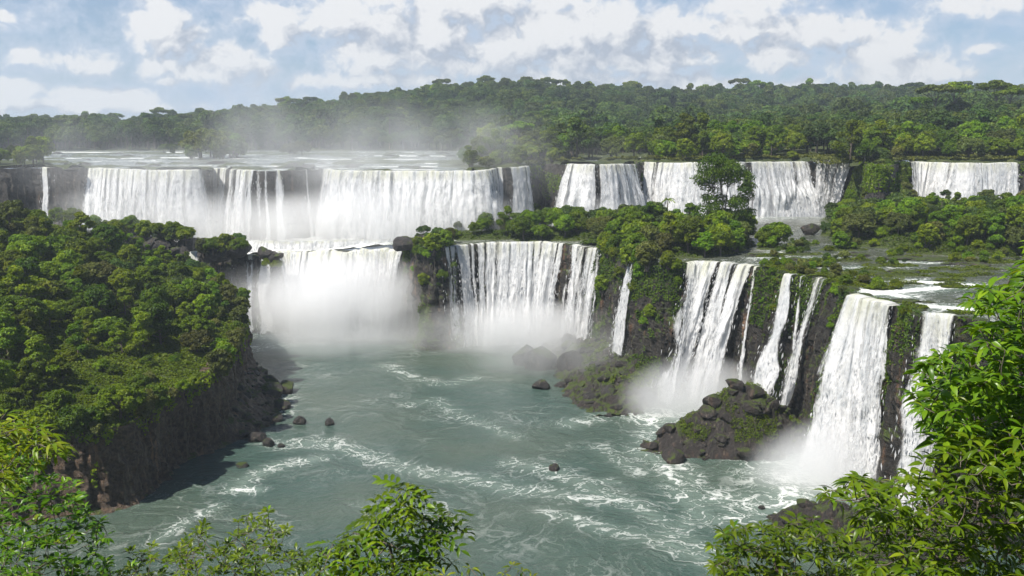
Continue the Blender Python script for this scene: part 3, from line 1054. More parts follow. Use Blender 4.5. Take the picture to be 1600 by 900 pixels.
waterfall('upper fall half hidden by the tall spreading tree', 'up', [(1004, 1166, zs, 4.0, dict(dens=1.02, gaps=[(1026, 1030, .6), (1082, 1086, .4)], patchy=.45, brk=1.0))], GU)
waterfall('upper fall spreading over boulders just beyond the tall spreading tree', 'up', [(1166, 1266, zs, 4.6, dict(dens=1.08, fanout=4, brk=1.5, patchy=.45))], GU)
waterfall('upper fall between a mossy rock rib and the steep wooded slope', 'up', [(1271, 1337, zs, 4.6, dict(dens=1.05, fanout=3, lean=-3.0, brk=1.8, patchy=.45))], GU)
waterfall('isolated wide curtain beyond the wooded slope, grassy bank above it', 'up', [(1420, 1590, zs, 3.6, dict(dens=1.05, patchy=.40, fanout=1.5))], GU)

waterfall('split trickles off the bush-topped rock past the headland tip', 'low', [(296, 312, ZB, 4.5, dict(ST, dens=.95, lean=3)), (324, 334, ZB, 3.0, dict(ST, dens=.9, lean=1.5)), (362, 369, ZB, 2.4, dict(ST, dens=.7)), (388, 402, ZB, 3.0, dict(ST, dens=.85)), (406, 422, ZB, 3.4, dict(ST, dens=.85))], GL)
waterfall('huge billowing shelf cascade that fills the gorge with mist', 'low', [(430, 634, ZB, 8.0, dict(dens=1.2, patchy=.3, rope=1.0, lipn=2.2)), (560, 632, ZB, 9.0, dict(dens=.85, rope=1.1, lipn=1.8))], GL)
waterfall('low foaming step in the white pool above the huge shelf cascade', 'mid', [(392, 640, lambda x, y: z_terr(x, y) - .8, 2.6, dict(dens=1.05, patchy=.3, rope=.5, lipn=.9))], GL)
waterfall('wide many-stranded fall in the centre of the gorge', 'low', [(688, 712, ZB, 2.6, dict(dens=.62, edge=1.2)), (709, 884, ZB, 5.2, dict(dens=1.06, gaps=[(739, 744, .75), (756, 759, .55), (800, 804, .3), (838, 842, .4)], patchy=.42, lean=-1.0))], GL)
waterfall('streaky veil of water between the central fall and the brown cliff', 'low', [(896, 943, ZB, 3.6, dict(dens=.86, patchy=.5, gaps=[(920, 924, .5)])), (938, 944, ZB, 3.0, dict(ST, dens=.7))], GL)
waterfall('single thin plume falling past the brown cliff and ferns', 'low', [(986, 998, -53.0, 3.0, dict(ST, dens=.92, edge=.6, fanout=1.5))], GL)
waterfall('tall fluted fall in three white columns above the misty boulders', 'low', [(1074, 1128, ZB, 8.0, dict(dens=1.12, gaps=[(1112, 1115, .4), (1090, 1092, .3)], lean=-5.5, fanout=3.5, patchy=.35)), (1127, 1153, ZB, 7.0, dict(dens=1.1, lean=-3.6, fanout=2.5, patchy=.3)), (1152, 1180, ZB, 7.0, dict(dens=1.12, patchy=.25, lean=-2.4, fanout=1.5)), (1070, 1084, ZB, 8.0, dict(ST, dens=.85, lean=-8.5, fanout=3))], GL)
waterfall('slender wisp of water hugging the mossy rib beside the fluted fall', 'low', [(1180, 1190, ZB, 3.4, dict(ST, dens=.72, lean=-.5))], GL)
waterfall('twin stepped ribbons sliding down rock behind the mossy mound', 'low', [(1228, 1247, ZB, 5.2, dict(ST, dens=.95, fanout=3.0, lean=-1, brk=1.0)), (1250, 1260, ZB, 3.8, dict(ST, dens=.7, fanout=1.5)), (1258, 1296, ZB, 5.4, dict(dens=.92, fanout=4.5, lean=-1.2, patchy=.6, brk=1.6, edge=1.4, gaps=[(1272, 1275, .6)]))], GL)
waterfall('powerful thick white fall beside the mossy mound, largest in view', 'low', [(1332, 1404, ZB, 5.6, dict(dens=1.25, patchy=.2, rope=.9, fanout=6, lean=1.6, end=.6)), (1330, 1402, ZB, 6.2, dict(dens=.75, rope=1.1, fanout=6.5, lean=1.6, end=.6))], GL)
waterfall('fall glimpsed behind the big glossy-leaved tree', 'low', [(1430, 1502, ZB, 5.0, dict(dens=1.02, patchy=.35))], GL)


# ------------------------------------------------------------------ vegetation: prototypes
def leaf_cloud(g, rng, centers, radii, n, size, flat=0.25, tint_bias=0.0, shell=(0.72, 1.08), under=0.25):
    """n small folded leaf sprays over the surfaces of ellipsoid clumps; their faces look outward and up as leaves do."""
    centers, radii = np.asarray(centers, float), np.asarray(radii, float)
    w = (radii[:, 0] * radii[:, 1] + radii[:, 0] * radii[:, 2]) ** 0.9
    k = rng.choice(len(centers), n, p=w / w.sum())
    d = rng.normal(size=(n, 3))
    d /= np.linalg.norm(d, axis=1)[:, None]
    low = (d[:, 2] < -0.1) & (rng.random(n) > under)
    d[low, 2] *= -1
    r = rng.uniform(shell[0], shell[1], n)[:, None]
    lump = 1 + 0.28 * (vn(d[:, 0] * 2.6 + k * 5.1, d[:, 1] * 2.6, d[:, 2] * 2.6, 7) - .5)[:, None] * 2
    P = centers[k] + d * radii[k] * r * lump
    nrm = d / radii[k]
    nrm /= np.linalg.norm(nrm, axis=1)[:, None]
    nrm = nrm * 0.80 + np.array([0, 0, 0.50]) + rng.normal(size=(n, 3)) * 0.33
    nrm /= np.linalg.norm(nrm, axis=1)[:, None]
    tg = np.cross(nrm, rng.normal(size=(n, 3)))
    tg /= np.linalg.norm(tg, axis=1)[:, None] + 1e-9
    tg[:, 2] -= 0.25
    bt = np.cross(nrm, tg)
    L = (size * rng.uniform(0.6, 1.35, n))[:, None]
    Wd = L * rng.uniform(0.32, 0.5, n)[:, None]
    v0 = P - tg * L * 0.5
    v2 = P + tg * L * 0.5 - nrm * L * flat
    v1 = P + bt * Wd + nrm * L * 0.10
    v3 = P - bt * Wd + nrm * L * 0.10
    V = np.stack([v0, v1, v2, v3], 1).reshape(-1, 3)
    i = np.arange(n)[:, None] * 4
    T = np.concatenate([i + [[0, 1, 2]], i + [[0, 2, 3]]])
    ct = rng.random(len(centers))
    tint = np.clip(0.55 * rng.random(n) + 0.42 * ct[k] + tint_bias, 0, 1)
    g.add(V, T=T, a=np.repeat(tint, 4))


def blob_points(rng, n, rx, ry, rz, zc, hemi=0.25):
    """clump centres spread evenly over a crown's upper hull"""
    out = []
    for i in range(n):
        u = (i + .5) / n
        z = 1 - u * (1 + hemi)
        rr = math.sqrt(max(0, 1 - z * z))
        a = i * 2.39996 + rng.uniform(-.4, .4)
        k = rng.uniform(.62, 1.0)
        out.append((rx * rr * math.cos(a) * k, ry * rr * math.sin(a) * k, zc + rz * z * rng.uniform(.75, 1.05)))
    return np.array(out)


def limb(g, a, b, r0, r1, rng, bend=0.12, n=5, sides=5):
    a, b = np.asarray(a, float), np.asarray(b, float)
    t = np.linspace(0, 1, n)[:, None]
    L = np.linalg.norm(b - a)
    mid = rng.normal(size=3) * bend * L
    mid[2] = abs(mid[2]) * .4
    pts = a + (b - a) * t + mid * (4 * t * (1 - t)) * .5
    g.tube(pts, np.linspace(r0, r1, n), sides)


def proto(kind, seed, leaf_mat, n, size):
    rng = np.random.default_rng(seed)
    tg, cg = Geo(), Geo()
    if kind == 'round':            # dense, domed canopy tree, 8 m tall
        h = 8.0
        cs = blob_points(rng, 22, 2.9, 2.9, 2.9, 4.6, .62)
        rs = rng.uniform(.9, 1.5, (22, 1)) * np.array([[1, 1, .82]])
        tg.tube([(0, 0, -.8), (.1, 0, 1.2), (.15, .1, 2.8), (.05, .1, 4.6)], [.30, .24, .18, .10], 7)
        for c in cs[::2]:
            limb(tg, (.1, .05, rng.uniform(1.6, 3.4)), c * .9, .12, .04, rng)
    elif kind == 'tall':           # irregular tree with stacked clumps and gaps
        cs = np.array([(rng.normal() * 1.35, rng.normal() * 1.35, z + rng.normal() * .35) for z in np.linspace(1.9, 8.9, 19)])
        cs[:, :2] *= np.interp(cs[:, 2], [2, 5.5, 9.2], [1.5, 1.25, .5])[:, None]
        rs = rng.uniform(.8, 1.35, (19, 1)) * np.array([[1, 1, .75]])
        tg.tube([(0, 0, -.8), (.1, -.1, 2), (-.1, .1, 4.5), (.1, .1, 8.2)], [.28, .22, .15, .05], 7)
        for c in cs:
            limb(tg, (.0, .0, max(1.5, c[2] - 1.3)), c, .09, .03, rng)
    elif kind == 'spread':         # wide low crown with uneven edge
        cs = blob_points(rng, 24, 3.9, 3.6, 2.3, 3.7, .5)
        rs = rng.uniform(.85, 1.45, (24, 1)) * np.array([[1, 1, .75]])
        tg.tube([(0, 0, -.8), (.2, 0, 1.2), (.1, .1, 2.4)], [.32, .26, .2], 7)
        for c in cs:
            limb(tg, (.1, .1, rng.uniform(1.8, 2.5)), c * .95, .12, .035, rng)
    elif kind == 'umbrella':       # bare stem, flat parasol crown
        a = np.arange(9) * 2.39996
        cs = np.stack([np.cos(a) * np.sqrt(np.arange(9) / 8) * 3.2, np.sin(a) * np.sqrt(np.arange(9) / 8) * 3.0, 9.0 - .09 * np.arange(9) + rng.normal(size=9) * .22], 1)
        rs = rng.uniform(.95, 1.45, (9, 1)) * np.array([[1, 1, .42]])
        tg.tube([(0, 0, -.8), (.1, .1, 3), (.3, 0, 6.0)], [.26, .2, .15], 7)
        for c in cs:
            limb(tg, (.28, 0, rng.uniform(5.0, 6.2)), c - [0, 0, .3], .1, .04, rng, .08)
    elif kind == 'shrub':          # low rounded bush, 2.6 m
        cs = blob_points(rng, 11, 1.35, 1.35, 1.15, .9, .2)
        rs = rng.uniform(.45, .85, (11, 1)) * np.array([[1, 1, .8]])
        for c in cs[::2]:
            limb(tg, (0, 0, -.4), c, .06, .02, rng)
    elif kind == 'bushy':          # leaning multi-stem bush-tree, 5 m
        cs = blob_points(rng, 17, 1.9, 1.7, 2.1, 2.6, .8)
        rs = rng.uniform(.6, 1.05, (17, 1)) * np.array([[1, 1, .8]])
        for c in cs[::2]:
            limb(tg, (rng.normal() * .2, rng.normal() * .2, -.6), c, .12, .03, rng)
    leaf_cloud(cg, rng, cs, rs, n, size)
    tm = tg.mesh(kind + '_stem_mesh', [BARK], True)
    cm = cg.mesh(kind + '_crown_mesh', [leaf_mat])
    return tm, cm


PROTO = {}
for kind, nvar, n, size in (('round', 4, 7000, .50), ('tall', 4, 6000, .48), ('spread', 3, 7000, .50), ('umbrella', 3, 1700, .55), ('shrub', 4, 2000, .34), ('bushy', 4, 3800, .40)):
    for v in range(nvar):
        mat = LEAF_OLIVE if (v == nvar - 1 and kind in ('shrub', 'spread', 'bushy', 'umbrella')) else LEAF
        PROTO[kind, v] = proto(kind, 1000 + 37 * v + len(kind) * 11, mat, n, size)
NVAR = {'round': 4, 'tall': 4, 'spread': 3, 'umbrella': 3, 'shrub': 4, 'bushy': 4}
NAME = {'round': 'canopy_tree', 'tall': 'canopy_tree', 'spread': 'canopy_tree', 'umbrella': 'umbrella_tree', 'shrub': 'shrub', 'bushy': 'bushy_tree'}
LOOK = {'round': 'dense round-crowned tree', 'tall': 'tall ragged-crowned tree', 'spread': 'low wide-crowned tree', 'umbrella': 'flat-topped umbrella tree', 'shrub': 'low rounded shrub', 'bushy': 'bushy small tree'}
PLANTS = []          # [kind, variant, location, scale, turn, region]


TOPH = {'round': 8.4, 'tall': 9.6, 'spread': 6.6, 'umbrella': 9.8, 'shrub': 2.5, 'bushy': 5.2}
LIMIT = {'shelf wood': ([1150, 1180, 1240, 1300, 1330, 1360, 1420, 1450, 1540, 1600], [374, 374, 370, 352, 310, 292, 312, 326, 322, 318]),
         'central island': ([930, 945, 960, 1000, 1060, 1100, 1160, 1175, 1200], [352, 345, 325, 310, 320, 322, 345, 368, 374]),
         'hazy island': ([640, 700, 730, 800, 820, 850, 900, 930, 960], [378, 365, 346, 336, 318, 322, 312, 338, 345]),
         'headland': ([-60, 0, 50, 100, 180, 250, 300, 330, 355, 375, 395], [312, 318, 333, 347, 376, 393, 404, 424, 448, 476, 494]), 'headland rim': ([-60, 0, 50, 100, 180, 250, 300, 330, 355, 375, 395], [312, 318, 333, 347, 376, 393, 404, 424, 448, 476, 494]),
         'promontory': ([620, 640, 660, 700], [376, 372, 364, 372]), 'river islets': ([1100, 1180, 1240, 1320, 1600], [380, 372, 372, 372, 370]),
         'wooded slope': ([1320, 1340, 1380, 1420, 1440], [325, 262, 235, 262, 315])}


def plant(kind, v, loc, scale, rng, region, squash=1.0):
    # canopies of each wood end below a skyline of their own
    if region in LIMIT:
        h = TOPH[kind] * scale
        u, w, dep = project(np.array([loc[0], loc[1], loc[2] + h]))
        lim = np.interp(u, *LIMIT[region]) + float(rng.uniform(-15, 6) if rng.random() < .7 else rng.uniform(-34, -12)) * (scale > .5)
        over = (lim - w) * dep / F
        if over > 0:
            scale = scale * (h - over) / h if over < h else 0
            if scale < .22:
                return
    PLANTS.append([kind, v, tuple(float(c) for c in loc), float(scale), float(rng.uniform(0, 6.283)), region])


def scatter(x0, x1, y0, y1, step, rng):
    xs = np.arange(x0, x1, step)
    ys = np.arange(y0, y1, step * .87)
    X, Y = np.meshgrid(xs, ys, indexing='ij')
    X = X + (np.arange(len(ys)) % 2 * step * .5)[None, :]
    X = X + rng.uniform(-.36, .36, X.shape) * step
    Y = Y + rng.uniform(-.36, .36, Y.shape) * step
    return X.ravel(), Y.ravel()


rng = np.random.default_rng(11)

# headland wood
X, Y = scatter(-175, -54, 122, 262, 6.0, rng)
sd = sdist(X, Y, PEN)
Z = z_pen(X, Y)
Q = plat_px(X, Y)
clear_c = [(atz(200, 598, -45.5), 9, 9), (atz(300, 575, -45.5), 9, 8), (atz(255, 480, -40), 6, 5), (atz(130, 640, -46), 7, 6), (atz(330, 530, -45), 4, 6), (atz(90, 560, -43), 5, 4)]
for x, y, z, d, q in zip(X, Y, Z, sd, Q):
    if d > -1.0 or q < -70:
        continue
    clearing = any(((x - c[0]) / rx) ** 2 + ((y - c[1]) / ry) ** 2 < 1 for c, rx, ry in clear_c)
    if clearing:
        if rng.random() < .6:
            plant('shrub', int(rng.integers(4)), (x, y, z), rng.uniform(.55, .95), rng, 'clearing')
        continue
    edge = d > -5
    k = rng.choice(['round', 'tall', 'spread', 'bushy', 'shrub'], p=[.30, .26, .16, .20, .08] if not edge else [.10, .12, .18, .40, .20])
    s = rng.uniform(.72, 1.12) * (1.0 if not edge else .85) * (1.35 if k in ('bushy', 'shrub') else 1.0)
    s *= (0.55 + 0.7 * vn(x * .11, y * .11, 0, 19)) * rng.choice([.7, 1.0, 1.2], p=[.3, .5, .2])
    plant(k, int(rng.integers(NVAR[k])), (x, y, z), float(s), rng, 'headland rim' if edge else 'headland')
# bushes spilling over the headland rim
sacc = 0
for i in range(0, len(PEN), 6):
    x, y, z = PEN[i]
    q = plat_px(x, y)
    if q < 60 or x < -100 or rng.random() < .30:
        continue
    n = PN[i]
    k = 'bushy' if rng.random() < .55 else 'shrub'
    plant(k, int(rng.integers(4)), (x - n[0] * rng.uniform(-.6, 1.2), y - n[1] * rng.uniform(-.6, 1.2), z_pen(x, y) - .7), rng.uniform(.65, 1.15), rng, 'headland rim')


# islands on the middle shelf
def isle_wood(poly_px, step, region, kinds, p, smin, smax, need=0.5, ylim=None, seed=1, tall_x=None):
    r = np.random.default_rng(seed)
    xs, ys = scatter(*poly_px, step, r)
    zg = z_ground_terr(xs, ys)
    up = isle_rise(xs, ys)
    s1 = sdist(xs, ys, LOW)
    upl = np.interp(xs, UPX, UPY)
    for x, y, z, u, d, ul in zip(xs, ys, zg, up, s1, upl):
        if u < need or d > -1.0 or y > ul - 3.5:
            continue
        k = r.choice(kinds, p=p)
        s = r.uniform(smin, smax) * (1.3 if k in ('bushy', 'shrub') else 1.0)
        plant(k, int(r.integers(NVAR[k])), (x, y, z - .1), float(s), r, region)


KN = ['round', 'tall', 'spread', 'bushy', 'shrub']
isle_wood((-37, -17, 249, 277), 4.6, 'promontory', KN, [.15, .05, .2, .4, .2], .5, .85, .4, seed=2)
isle_wood((-24, 42, 268, 297), 5.6, 'hazy island', KN, [.35, .10, .25, .2, .1], .60, .95, .6, seed=3)
isle_wood((24, 66, 216, 270), 5.4, 'central island', KN, [.34, .16, .18, .22, .10], .75, 1.12, .5, seed=4)
isle_wood((66, 150, 214, 298), 6.2, 'shelf wood', KN, [.26, .16, .20, .26, .12], .66, 1.08, .9, seed=5)
isle_wood((-170, -84, 270, 296), 5.5, 'hazy islets', KN, [.35, .05, .3, .2, .1], .45, .72, .5, seed=6)
isle_wood((52, 72, 165, 202), 3.0, 'mossy rim', ['shrub', 'bushy'], [.9, .1], .35, .6, .45, seed=7)
isle_wood((56, 130, 195, 250), 3.4, 'river islets', ['shrub', 'bushy'], [.9, .1], .35, .65, .4, seed=8)

for px, py, yy, k, s in [(186, 364, 283, 'spread', .85), (205, 362, 284, 'round', .8), (226, 366, 281, 'bushy', 1.3), (248, 368, 281, 'spread', .8), (270, 370, 280, 'bushy', 1.4), (290, 374, 279, 'spread', .8), (318, 392, 270.5, 'bushy', 1.1), (332, 390, 270.5, 'spread', .75), (352, 388, 271, 'bushy', 1.3), (372, 390, 270.5, 'spread', .7), (418, 408, 269, 'shrub', 1.2), (432, 410, 269, 'shrub', 1.1), (148, 360, 286, 'round', .75), (115, 352, 288, 'round', .85), (165, 366, 284, 'spread', .7),
                         (92, 350, 288, 'round', .8), (645, 388, 266, 'bushy', .9), (660, 384, 268, 'bushy', 1.0), (676, 386, 264, 'bushy', .8)]:
    p = aty(px, py, yy)
    plant(k, int(rng.integers(NVAR[k])), (p[0], yy, p[2] - 1.5 * s), s, rng, 'hazy islets' if px < 600 else 'promontory')

# trees along the rim of the gorge cliff between central fall and fluted fall, hanging over the edge
r8 = np.random.default_rng(81)
for i in range(0, len(LOW), 5):
    q = LOW_Q[i]
    if LOW[i][1] < 130:
        continue
    wood = (938 < q < 1062) or (636 < q < 700)
    moss = (1192 < q < 1230) or (1296 < q < 1328) or (1404 < q < 1426) or (1176 < q < 1180)
    if not (wood or moss):
        continue
    n = LN[i]
    a = r8.uniform(-1.2, 1.0)
    x, y = LOW[i][0] + n[0] * a, LOW[i][1] + n[1] * a
    if wood and r8.random() < .75:
        plant('bushy' if r8.random() < .7 else 'shrub', int(r8.integers(4)), (x, y, LOW[i][2] - .9 - max(0, a) * .8), r8.uniform(.7, 1.3), r8, 'gorge rim')
    elif moss and r8.random() < .45:
        plant('shrub', int(r8.integers(4)), (x, y, LOW[i][2] - .5), r8.uniform(.3, .55), r8, 'mossy rim')

# bushes rooted in the face of the gorge cliff
for i in range(0, len(LOW), 2):
    q = LOW_Q[i]
    if LOW[i][1] < 138:
        continue
    dense = .30 if 940 < q < 1064 else (.40 if (1180 < q < 1232 or 1298 < q < 1330 or 1404 < q < 1430) else (.30 if 634 < q < 704 else 0))
    if r8.random() > dense:
        continue
    j = int(2 + (r8.random() ** 1.5) * (34 if q < 1100 else 50))
    p = LV[i, j]
    small = q > 1100
    plant('shrub' if small or r8.random() < .5 else 'bushy', int(r8.integers(3)), (p[0], p[1], p[2] - .5), r8.uniform(.3, .7) if small else r8.uniform(.5, 1.1), r8, 'gorge face')

# wooded slope that climbs beside the isolated curtain, and the wood above the upper tier
r9 = np.random.default_rng(91)
for px, py, yy, k, s in [(1365, 300, 291, 'round', 1.1), (1390, 285, 293, 'tall', 1.1), (1410, 315, 288, 'round', 1.0), (1345, 330, 284, 'bushy', 1.5), (1380, 335, 280, 'round', 1.0), (1350, 270, 301, 'round', 1.1), (1375, 262, 304, 'round', 1.25), (1400, 268, 303, 'spread', 1.1),
                         (1330, 352, 276, 'bushy', 1.3), (1425, 345, 281, 'tall', .95), (1365, 360, 272, 'round', .9)]:
    p = aty(px, py, yy)
    plant(k, int(r9.integers(NVAR[k])), (p[0], yy, p[2] - 4.5 * s), s, r9, 'wooded slope')
# rock and soil buttress that carries that slope
bx, by_ = np.meshgrid(np.linspace(106, 140, 40), np.linspace(262, 304, 40), indexing='ij')
bz = np.interp(by_, [262, 272, 292, 299, 304], [-29.5, -28, -20, -11, -9.2]) - 14 * sstep(np.abs(bx - 123), 6, 13) + 1.4 * (fbm(bx * .3, by_ * .3, 0, 5, 3) - .5)
structure(obj('wooded_slope_ground', mesh_from('wooded_slope_ground', np.stack([bx, by_, np.maximum(bz, -30)], -1).reshape(-1, 3), grid_faces(40, 40), [SOIL], True)))

for i in range(70):
    x, y = r9.uniform(112, 135), r9.uniform(270, 303)
    z = np.interp(y, [262, 272, 292, 299, 304], [-29.5, -28, -20, -11, -9.2]) - 14 * sstep(abs(x - 123), 6, 13)
    k = r9.choice(['bushy', 'shrub', 'round'], p=[.55, .25, .2])
    plant(k, int(r9.integers(NVAR[k])), (x, y, max(float(z), -29.5) - .3), r9.uniform(.55, 1.15), r9, 'wooded slope')

# forest of the plateau: nearest rows as single trees, the rest as one mass
fr = np.random.default_rng(21)
far_pts = []
X, Y = scatter(-190, 300, 303, 560, 8.6, fr)
Q = plat_px(X, Y)
ok = ~river_up(X, Y) & (Y > np.interp(X, UPX, UPY) + 2.5) & (Q > -40) & (Q < 1680)
cand = []
for x, y, q in zip(X[ok], Y[ok], Q[ok]):
    if q < 740 and y > 420:
        continue
    d = y - np.interp(x, UPX, UPY)
    s = fr.uniform(.95, 1.6) * (0.66 + 0.44 * min(1, d / 35)) * (.8 if d > 60 else 1)
    k = fr.choice(['round', 'tall', 'spread', 'umbrella', 'bushy'], p=[.42, .2, .26, .02, .10])
    if d < 12:
        k = fr.choice(['bushy', 'shrub', 'round'], p=[.45, .35, .2])
    cand.append((y, x, k, s, d))
cand.sort(key=lambda c: c[0])
n_single = 0
for (y, x, k, s, d) in cand:
    z = float(z_plat_ground(np.array([x]), np.array([y]))[0]) - .3
    if d < 42 and n_single < 120 and plat_px(x, y) > 740:
        plant(k, int(fr.integers(NVAR[k])), (x, y, z), s * (1.3 if k in ('bushy', 'shrub') else 1), fr, 'plateau wood')
        n_single += 1
    elif plat_px(x, y) < 740 and y < 400:
        plant(k, int(fr.integers(NVAR[k])), (x, y, z), s * .9, fr, 'upstream island')
    else:
        far_pts.append((x, y, z, s * (1.2 if k == 'bushy' else 1.0), k))
# islands in the upper river
for px, yb, n, sc, reg in [(336, 450, 9, 2.1, 'river island clump'), (462, 500, 4, 1.25, 'small river island'), (735, 330, 5, .8, 'upstream island'), (620, 420, 2, .5, 'small river island'), (270, 560, 4, 1.0, 'small river island')]:
    c = aty(px, 248, yb)
    for i in range(n):
        x, y = c[0] + np.clip(fr.normal(), -1.6, 1.6) * 1.25 * n ** .7, yb + fr.normal() * 4
        z = float(z_up_water(np.array([x]), np.array([y]))[0]) - .6
        k = fr.choice(['round', 'spread', 'bushy'])
        plant(k, int(fr.integers(NVAR[k])), (x, y, z), sc * fr.uniform(.65, 1.1), fr, reg)
# far slope
X, Y = scatter(-760, 900, 560, 1240, 12.5, fr)
Q = plat_px(X, Y)
ok = (~river_up(X, Y)) & (Q > -60) & (Q < 1680)
for x, y in zip(X[ok], Y[ok]):
    k = fr.choice(['round', 'tall', 'spread', 'umbrella'], p=[.55, .2, .22, .03])
    far_pts.append((x, y, float('nan'), fr.choice([1.3, 1.8, 2.5], p=[.3, .45, .25]) * fr.uniform(.85, 1.2), k))
X, Y = scatter(-380, -60, 420, 560, 10, fr)
ok = (~river_up(X, Y))
for x, y in zip(X[ok], Y[ok]):
    far_pts.append((x, y, float('nan'), fr.uniform(1.0, 1.6), 'round'))

# single trees that stand out on the skyline
for px, pyt, yy, s, k in [(1462, 133, 455, 1.55, 'umbrella'), (1492, 130, 458, 1.8, 'umbrella'), (1557, 127, 470, 1.9, 'umbrella'), (1582, 137, 450, 1.6, 'umbrella'), (1440, 152, 470, 1.5, 'umbrella'),
                          (820, 124, 1090, 2.6, 'umbrella'), (766, 126, 1090, 2.3, 'umbrella'), (668, 133, 1080, 2.4, 'umbrella'), (680, 135, 1085, 2.2, 'umbrella'), (600, 147, 1080, 2.2, 'round'), (548, 152, 1080, 2.1, 'umbrella'),
                          (424, 165, 1090, 2.3, 'umbrella'), (118, 183, 1080, 2.6, 'umbrella'), (160, 187, 1090, 2.0, 'umbrella'), (915, 135, 1095, 2.3, 'round'), (1082, 147, 1100, 2.2, 'umbrella'), (1185, 146, 1110, 2.2, 'umbrella'), (20, 188, 1050, 2.0, 'umbrella'), (728, 131, 1095, 2.1, 'umbrella')]:
    top = aty(px, pyt, yy)
    g0 = float(z_plat_ground(np.array([top[0]]), np.array([yy]))[0])
    s = max(s, (top[2] - g0) / 9.6)
    plant(k, int(fr.integers(NVAR[k])), (top[0], yy, top[2] - 9.6 * s), s, fr, 'skyline' if yy < 600 else 'far skyline')

for i in range(26):
    px = fr.uniform(0, 1420)
    yy = fr.uniform(1040, 1110)
    x = (px - 800) / F * yy
    k = fr.choice(['umbrella', 'tall', 'round'], p=[.5, .3, .2])
    plant(k, int(fr.integers(NVAR[k])), (x, yy, float(z_plat_ground(np.array([x]), np.array([yy]))[0])), fr.uniform(2.5, 3.3), fr, 'far skyline')


def forest_mass(pts):
    V = np.array([(p[0], p[1], p[2]) for p in pts])
    nanm = np.isnan(V[:, 2])
    V[nanm, 2] = z_plat_ground(V[nanm, 0], V[nanm, 1]) - .5
    coll = bpy.data.collections.new('forest_kinds')
    order = {}
    rr = np.random.default_rng(5)
    for i, (kind, v) in enumerate((k, v) for k in ('round', 'spread', 'tall', 'umbrella') for v in range(3)):
        rp = np.random.default_rng(4000 + i * 7)
        tm, cm = PROTO[kind, v]
        # a lighter crown for far trees, stem and crown in one mesh
        g = Geo()
        if kind == 'umbrella':
            cs = np.stack([rp.uniform(-2.6, 2.6, 9), rp.uniform(-2.6, 2.6, 9), rp.uniform(8.5, 9.1, 9)], 1)
            rs = rp.uniform(.9, 1.4, (9, 1)) * np.array([[1, 1, .45]])
        elif kind == 'tall':
            cs = np.array([(rp.normal() * 1.2, rp.normal() * 1.2, z) for z in np.linspace(3, 8.6, 11)])
            rs = rp.uniform(1.0, 1.5, (11, 1)) * np.array([[1, 1, .8]])
        else:
            cs = blob_points(rp, 15, 3.0 if kind == 'round' else 3.7, 3.0, 2.6 if kind == 'round' else 1.7, 5.2, .3)
            rs = rp.uniform(.95, 1.55, (15, 1)) * np.array([[1, 1, .8]])
        leaf_cloud(g, rp, cs, rs, 3200, .56)
        nleaf = sum(len(t) for t in g.T)
        g2 = Geo()
        g2.tube([(0, 0, -2), (0, 0, 3), (.1, 0, 8.4 if kind == 'umbrella' else 6)], [.3, .22, .1], 5)
        me = mesh_from('forest_tree', np.concatenate(g.V + g2.V), [np.concatenate(g.T), np.concatenate(g2.Q) + g.n], [LEAF_FAR, BARK], False,
                       fmat=np.concatenate([np.zeros(nleaf), np.ones(sum(len(q) for q in g2.Q))]), attrs={'tint': np.concatenate(g.A + g2.A)})
        o = bpy.data.objects.new('kind_%02d' % i, me)
        coll.objects.link(o)
        order.setdefault(kind, []).append(i)
    order['bushy'] = order['shrub'] = order['round']
    idx = np.array([order[p[4]][rr.integers(3)] for p in pts], np.int32)
    me = bpy.data.meshes.new('forest_points')
    me.vertices.add(len(V))
    me.vertices.foreach_set('co', V.astype(np.float32).ravel())
    a = me.attributes.new('size', 'FLOAT', 'POINT')
    a.data.foreach_set('value', np.array([p[3] for p in pts], np.float32))
    a = me.attributes.new('pick', 'INT', 'POINT')
    a.data.foreach_set('value', idx)
    a = me.attributes.new('turn', 'FLOAT', 'POINT')
    a.data.foreach_set('value', rr.uniform(0, 6.28, len(V)).astype(np.float32))
    o = stuff(obj('distant_forest', me))
    ng = bpy.data.node_groups.new('forest_mass', 'GeometryNodeTree')
    ng.interface.new_socket('Geometry', in_out='INPUT', socket_type='NodeSocketGeometry')
    ng.interface.new_socket('Geometry', in_out='OUTPUT', socket_type='NodeSocketGeometry')
    nn = ng.nodes
    gi, go = nn.new('NodeGroupInput'), nn.new('NodeGroupOutput')
    m2p = nn.new('GeometryNodeMeshToPoints')
    iop = nn.new('GeometryNodeInstanceOnPoints')
    ci = nn.new('GeometryNodeCollectionInfo')
    ci.inputs['Collection'].default_value = coll
    ci.inputs['Separate Children'].default_value = True
    ci.inputs['Reset Children'].default_value = True

    def na(nm, ty):
        x = nn.new('GeometryNodeInputNamedAttribute')
        x.data_type = ty
        x.inputs['Name'].default_value = nm
        return x.outputs[0]
    L = ng.links.new
    L(gi.outputs[0], m2p.inputs[0])
    L(m2p.outputs[0], iop.inputs['Points'])
    L(ci.outputs[0], iop.inputs['Instance'])
    iop.inputs['Pick Instance'].default_value = True
    L(na('pick', 'INT'), iop.inputs['Instance Index'])
    L(na('size', 'FLOAT'), iop.inputs['Scale'])
    cx = nn.new('ShaderNodeCombineXYZ')
    L(na('turn', 'FLOAT'), cx.inputs[2])
    L(cx.outputs[0], iop.inputs['Rotation'])
    L(iop.outputs[0], go.inputs[0])
    md = o.modifiers.new('mass', 'NODES')
    md.node_group = ng
    return o


